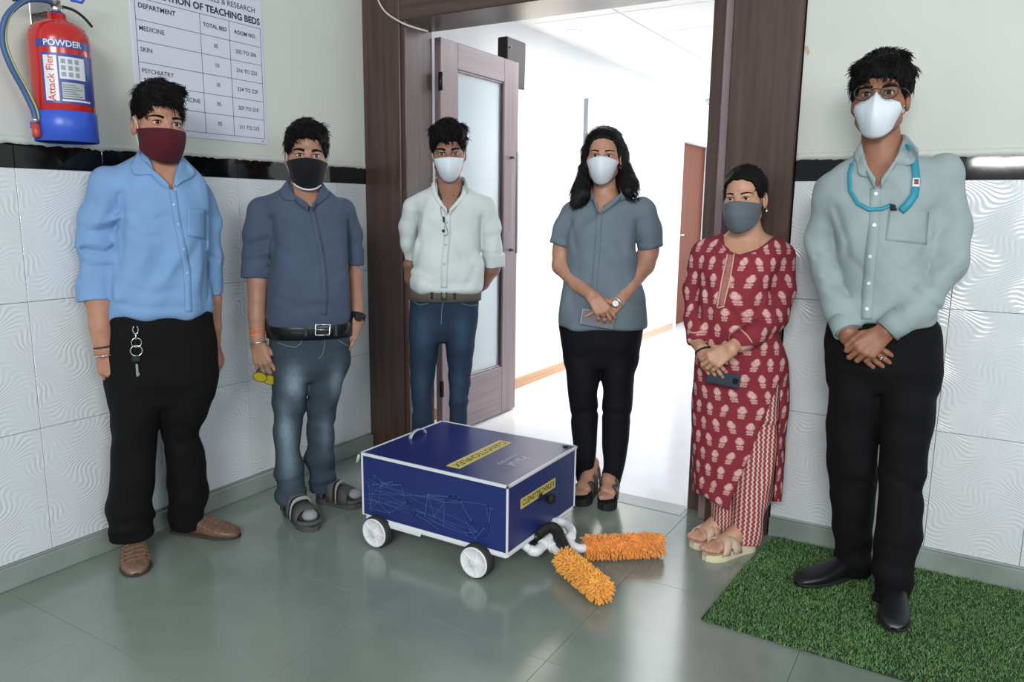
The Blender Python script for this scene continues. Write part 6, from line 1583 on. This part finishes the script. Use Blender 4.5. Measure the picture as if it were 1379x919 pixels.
# ------------------------------------------------------------------ fire extinguisher on the left wall
EX = Vector((.105, -1.585, 0)); zb = 1.495
ex = empty('fire_extinguisher', (EX.x, EX.y, zb), 0, 'red dry powder fire extinguisher with blue base ring hung on the left wall', 'fire extinguisher')
M_red = mat('red_enamel', '#b3201f', .22, coat=.4); M_bl = mat('blue_plastic', '#2f55c0', .35); 
R_ = .090
b = MB(); prof = [(.001, .02), (R_*.9, .02), (R_, .03), (R_, .315), (R_*.97, .335), (R_*.86, .356), (R_*.62, .372), (.030, .381), (.028, .40), (.001, .402)]; b.lathe(prof, None, 40, False); b.build('cylinder', M_red, ex)
b = MB(); b.lathe([(R_*.99, 0), (R_*1.03, .001), (R_*1.03, .092), (R_*1.0, .094)], None, 40, False); b.build('base_ring', M_bl, ex, solid=.002)
M_lblue = mat('label_blue', '#32428c', .4); M_lwhite = mat('label_white', '#cfd3d8', .4); M_lred = mat('label_red', '#c2402f', .4)
CA = math.atan2(CAM[1]-EX.y, CAM[0]-EX.x)     # the label faces the room
def cyl(a, z, off=.0008): return Vector(((R_+off)*math.cos(CA+a), (R_+off)*math.sin(CA+a), z))
def wrap_patch(name, a0, a1, za, zb_, m, off, par):
    n = max(2, int((a1-a0)/.08)); b = MB(); b.grid([[cyl(a0+(a1-a0)*k/n, z, off) for k in range(n+1)] for z in (za, zb_)]); return b.build(name, m, par)
M_ = lambda s: s
lbl = wrap_patch('label', -.62, 1.30, .115, .268, M_lblue, .0006, ex)
wrap_patch('label_panel', -.55, -.12, .122, .260, M_lwhite, .0010, lbl)
wrap_patch('label_panel', -.06, .80, .19, .258, M_lwhite, .0010, lbl); wrap_patch('label_panel', -.04, .95, .122, .128, M_lwhite, .0010, lbl)
wrap_patch('label_panel', -.02, .72, .132, .180, mat('label_grey', '#a9b2b0', .4), .0010, lbl)
for k in range(6): wrap_patch('label_line', .0+.02*(k % 2), .62-.1*(k % 3), .1365+k*.0068, .1395+k*.0068, mat('label_text_grey', '#6d7680', .5), .0013, lbl)
for k in range(3):
    for j in range(3): wrap_patch('label_icon', .0+j*.22, .14+j*.22, .197+k*.02, .211+k*.02, mat('icon_grey', '#8b94a2', .5), .0013, lbl)
band_ = wrap_patch('powder_band', -.78, 1.2, .285, .309, M_lblue, .0006, ex)
def warp_h(zc, a0): return lambda co: cyl(a0+co.x/R_, zc+co.y, .0014)
text_obj('label_lettering', 'POWDER', .026, None, M_lwhite, band_, 'LEFT', .0006, warp_h(.297, -.50))
text_obj('label_lettering', 'Attack Fier', .031, None, M_lred, lbl, 'CENTER', .0004, lambda co: cyl(-.335-co.y/R_, .191+co.x, .0016))
# valve, lever, gauge, hose with nozzle, wall bracket
b = MB(); b.lathe([(.020, .40), (.020, .425), (.014, .43), (.014, .455)], None, 16); b.lathe([(.001, .0), (.016, .0), (.016, .014), (.001, .016)], Matrix.Translation((.018*math.cos(CA), .018*math.sin(CA), .44)) @ Matrix.Rotation(CA, 4, 'Z') @ Matrix.Rotation(math.pi/2, 4, 'Y'), 16, False); b.build('valve', M_steel, ex)
b = MB(); b.lathe([(.024, .383), (.025, .402)], None, 20); b.build('neck_ring', M_bl, ex)
b = MB(); b.box((-.012, -.02, .43), (.012, .09, .437), .002, Matrix.Rotation(.25, 4, 'X')); b.box((-.012, -.01, .452), (.012, .10, .460), .002, Matrix.Rotation(.35, 4, 'X')); b.build('lever', M_dkmetal, ex)
b = MB(); b.tube([(0, .05, .455), (.02, .075, .45), (.03, .085, .47), (.01, .07, .485), (0, .05, .475)], .005, 8); b.build('safety_pin', M_bl, ex)
b = MB(); hp = catmull([(0, .02, .428), (.012, .05, .422), (.016, .08, .405), (.018, .105, .38)], 5); b.tube(hp, .0045, 8); b.build('pin_strap', M_blackrub, ex)
hz = [(.01, -.01, .430), (.018, -.05, .432), (.015, -.105, .415), (.005, -.155, .36), (-.005, -.168, .29), (0, -.155, .22), (.005, -.125, .15), (.012, -.105, .09), (.012, -.102, .055)]
b = MB(); H_ = catmull(hz, 6); b.tube(H_, .0095, 10); b.build('hose', mat('hose_blue', '#315583', .5), ex)
b = MB(); b.tube([Vector(p)+Vector((.006, .0062, .004)) for p in H_], .0042, 6); b.build('hose_stripe', mat('hose_yellow', '#a9a566', .5), ex)
b = MB(); b.lathe([(.011, .050), (.012, .062), (.011, .066)], Matrix.Translation((.012, -.102, 0)), 12); b.build('ferrule', M_steel, ex)
b = MB(); b.lathe([(.010, .008), (.013, .012), (.012, .05)], Matrix.Translation((.012, -.102, 0)), 14); b.build('nozzle', mat('red_nozzle', '#b53a35', .4), ex)
b = MB(); b.box((-.03, -.10, .036), (.0, -.075, .06), .003); b.build('hose_clip', M_bl, ex)
b = MB(); b.box((-.104, -.03, .34), (-.098, .03, .46), .002); b.box((-.10, -.03, .405), (-.022, .03, .41), .002); b.build('wall_bracket', M_steel, ex)

# ------------------------------------------------------------------ notice board of teaching beds
PB = empty('notice_board', (0, -.96, 1.62), 0, 'white printed table of teaching beds fixed to the left wall', 'notice')
ya, yb, zlo, zhi = -1.262, -.655, 1.560, 2.16
k_ = lambda y, z, x=.0: Vector((x, y+.96, z-1.62))
b = MB(); b.box(k_(ya, zlo, .0), k_(yb, zhi+.12, .004), .001); bd = b.build('board', mat('notice_paper', '#cdd0de', .5), PB)
M_line = mat('print_line', '#5b6078', .6); M_txt = mat('print_ink', '#26283a', .6)
def line(y_0, z_0, y_1, z_1, w=.0011, nm='rule_line'):
    MB().box(k_(min(y_0, y_1)-w, min(z_0, z_1)-w, .004), k_(max(y_0, y_1)+w, max(z_0, z_1)+w, .0045)).build(nm, M_line, bd)
Z_ = [2.039, 1.963, 1.889, 1.814, 1.738, 1.662, 1.583]
for z in Z_: line(-1.242, z, -.667, z)
for y in (-1.242, -.967, -.828, -.667): line(y, Z_[0], y, Z_[-1])
RT = Matrix(((0, 0, 1, 0), (1, 0, 0, 0), (0, 1, 0, 0), (0, 0, 0, 1)))
def ptext(s, y, z, size, al='LEFT', bold=.0005):
    text_obj('lettering', s, size, Matrix.Translation(k_(y, z, .0046)) @ RT, M_txt, bd, al, bold)
mid = lambda i: (Z_[i]+Z_[i+1])/2
ptext('DEPARTMENT', -1.230, 2.013, .0245); ptext('TOTAL BED', -.897, mid(0), .0215, 'CENTER'); ptext('ROOM NO.', -.748, mid(0), .0215, 'CENTER')
ptext('ALLOCATION OF TEACHING BEDS', -.668, 2.064, .036, 'RIGHT', .0012); ptext('SCIENCES & RESEARCH', -.690, 2.106, .030, 'RIGHT', .0002)
for i, (a, n, rm) in enumerate((('MEDICINE', '05', '202 TO 206'), ('SKIN', '10', '216 TO 223'), ('PSYCHIATRY', '10', '224 TO 229'), ('', '05', '207 TO 210'), ('', '05', '211 TO 215'))):
    if a: ptext(a, -1.232, mid(i+1)+.008, .0232, 'LEFT', .0002)
    ptext(n, -.897, mid(i+1)+.002, .0215, 'CENTER', .0003); ptext(rm, -.748, mid(i+1)-.001, .0215, 'CENTER', .0003)
ptext('MEDICINE', -.985, mid(4)+.002, .0232, 'RIGHT', .0002)
MB().box(k_(-.682, 1.569, .004), k_(-.676, 1.573, .0046)).build('corner_mark', M_txt, bd)

# ------------------------------------------------------------------ green artificial turf mat
TM = empty('turf_mat', (2.6, -.42, 0), 0, 'green artificial grass mat on the floor along the back wall', 'mat')
ty0, ty1, tx0, tx1 = -.805, -.030, 2.085, 4.2
def inside(x, y): return x > tx0+(.0 if y < -.5 else .02)
b = MB(); outline = [(tx0-.012, ty0+.012), (3.0, ty0-.008), (4.2, ty0), (4.2, ty1), (3.0, ty1+.003), (2.13, ty1+.004), (2.10, -.30)]
b.prism([(x-2.6, y+.42, .0) for x, y in outline], (0, 0, .008)); b.build('mat_backing', mat('turf_backing', '#22331f', .9), TM)
NB = 46000; X = rng.uniform(tx0-.005, 3.35, NB); Y = rng.uniform(ty0-.006, ty1, NB)
ok = X > np.interp(Y, [ty0, -.30, ty1], [tx0-.010, 2.102, 2.132]); X, Y = X[ok], Y[ok]; n = len(X)
a = rng.uniform(0, 6.283, n); hgt = rng.uniform(.008, .016, n); lean = rng.uniform(.002, .014, n); la = rng.uniform(0, 6.283, n); w = rng.uniform(.0010, .0017, n)
V = np.zeros((n, 5, 3)); 
for i, (t, ww) in enumerate(((0, 1), (0, -1), (.6, -.8), (.6, .8), (1, 0))):
    V[:, i, 0] = X-2.6+np.cos(a)*w*ww+np.cos(la)*lean*t*t; V[:, i, 1] = Y+.42+np.sin(a)*w*ww+np.sin(la)*lean*t*t; V[:, i, 2] = .006+hgt*t*(1-.15*t)
base = (np.arange(n)*5)[:, None]
T = np.concatenate([base+np.array([[0, 1, 2]]), base+np.array([[0, 2, 3]]), base+np.array([[3, 2, 4]])])
t = NT('turf_blades'); nz = t.ramp(t.noise(90, 2), .3, .7); big = t.ramp(t.noise(6, 3), .35, .7)
c = t.mix(nz, lin('#447038'), lin('#76a062')); c = t.mix(t.math('MULTIPLY', big, .35), c, lin('#4c6f3f')); t.l(c, t.b.inputs['Base Color']); t.b.inputs['Roughness'].default_value = .55
o = link('turf_blades', mesh_np('turf_blades', V.reshape(-1, 3), T, False), t.m, TM); o['kind'] = 'stuff'

# ------------------------------------------------------------------ small things of the place
b = MB(); b.prism([wfloor(868, 671)[:2].tolist()+[.0005], wfloor(931, 684)[:2].tolist()+[.0005], wfloor(936, 668)[:2].tolist()+[.0005], wfloor(880, 657)[:2].tolist()+[.0005]], (0, 0, .0012))
tag(b.build('paper_sheet', mat('white_paper', '#dfe2e6', .6)), 'white paper sheet lying flat on the threshold in the doorway', 'paper')
b = MB(); b.box((.24, -.01, 0), (1.735, .10, .0012)); tag(b.build('trim_1', mat('threshold_stone', '#8e9698', .3, var=.1, vscale=6)), kind='structure')
cb = catmull([(.085, -.030, 2.36), (.12, -.030, 2.275), (.16, -.032, 2.225), (.22, -.034, 2.185), (.29, -.02, 2.150), (.37, .03, 2.125)], 6)
b = MB(); b.tube(cb, .0045, 8); tag(b.build('wall_cable', mat('white_cable', '#c9c3b8', .5)), 'thin white cable sagging across the top left corner of the door frame', 'cable')
b = MB(); b.box((.93, -.026, 2.205), (1.03, -.018, 2.225), .002); tag(b.build('frame_sticker', mat('sticker_white', '#d7d5d2', .5)), 'small white sticker on the door header', 'sticker')
# corridor fittings
for i, (x, y) in enumerate(((.18, 1.95), (.20, 3.46))):
    d = empty('downlight', (x, y, 2.514), 0, ('round ceiling downlight in the corridor nearest the open door' if i == 0 else 'round ceiling downlight in the corridor farther from the open door'), 'ceiling light', 'corridor downlights')
    b = MB(); b.lathe([(.045, -.006), (.055, -.008), (.062, 0), (.062, .004)], None, 24, False); b.build('trim_ring', M_white, d)
    b = MB(); b.lathe([(.001, -.002), (.046, -.002)], None, 24, False); em = NT('lamp_glow'); em.b.inputs['Emission Color'].default_value = (1, .93, .82, 1); em.b.inputs['Emission Strength'].default_value = 6; b.build('lamp', em.m, d)
    l = bpy.data.lights.new('downlight_beam', 'SPOT'); l.energy = 190; l.spot_size = 1.5; l.spot_blend = .5; l.color = (1, .84, .62); l.shadow_soft_size = .03
    lo = bpy.data.objects.new('downlight_beam', l); COL.objects.link(lo); lo.parent = d; lo.location = (0, 0, -.02); lo.rotation_euler = (0, .40, 0)
dc = empty('ceiling_sensor', (.02, 5.70, 2.52), 0, 'small white sensor under the corridor ceiling near the brown door', 'sensor')
b = MB(); b.lathe([(.035, -.05), (.05, -.03), (.055, 0)], None, 20); b.build('housing', M_white, dc); b = MB(); b.lathe([(.02, -.062), (.036, -.05)], None, 16); b.build('dome', mat('sensor_grey', '#b9bcc0', .3), dc)
sg2 = empty('room_sign', (CXW, 5.33, 2.15), 0, 'small printed room sign over the brown corridor door', 'sign')
b = MB(); b.box((0, -.16, -.05), (.006, .16, .05), .001); b.build('plate', mat('sign_plate', '#d9dbe0', .5), sg2)
b = MB(); b.box((.006, -.07, -.012), (.007, .06, -.002)); b.box((.006, -.06, .01), (.007, .05, .022)); b.build('print', mat('sign_print', '#8d93a0', .6), sg2)
nb2 = empty('wall_notice', (CXW, 2.98, 1.75), 0, 'white notice panel on the corridor wall behind the long-haired woman', 'notice')
b = MB(); b.box((0, -.34, -.40), (.03, .34, .40), .002); b.build('panel', mat('panel_white', '#e4e6ea', .5), nb2)
b = MB(); b.box((0, -.352, -.41), (.034, -.34, .41), .001); b.build('panel_edge', mat('panel_grey', '#9a9ea8', .4), nb2)
sw = MB(); sw.box((CXW, 6.20, 1.60), (CXW+.012, 6.30, 1.74), .002); tag(sw.build('wall_switch', M_dkmetal), 'dark switch plate on the corridor wall beyond the brown door', 'switch')
# peeled patch of paint on the back wall and at the frame
b = MB(); b.prism([(2.105, -.0022, 1.892), (2.117, -.0022, 1.889), (2.125, -.0022, 1.868), (2.119, -.0022, 1.858), (2.110, -.0022, 1.872)], (0, .0015, 0)); b.build('paint_patch', mat('old_putty', '#b8a98d', .8), [o for o in bpy.data.objects if o.name == 'wall_back'][0])
bpy.context.view_layer.update()
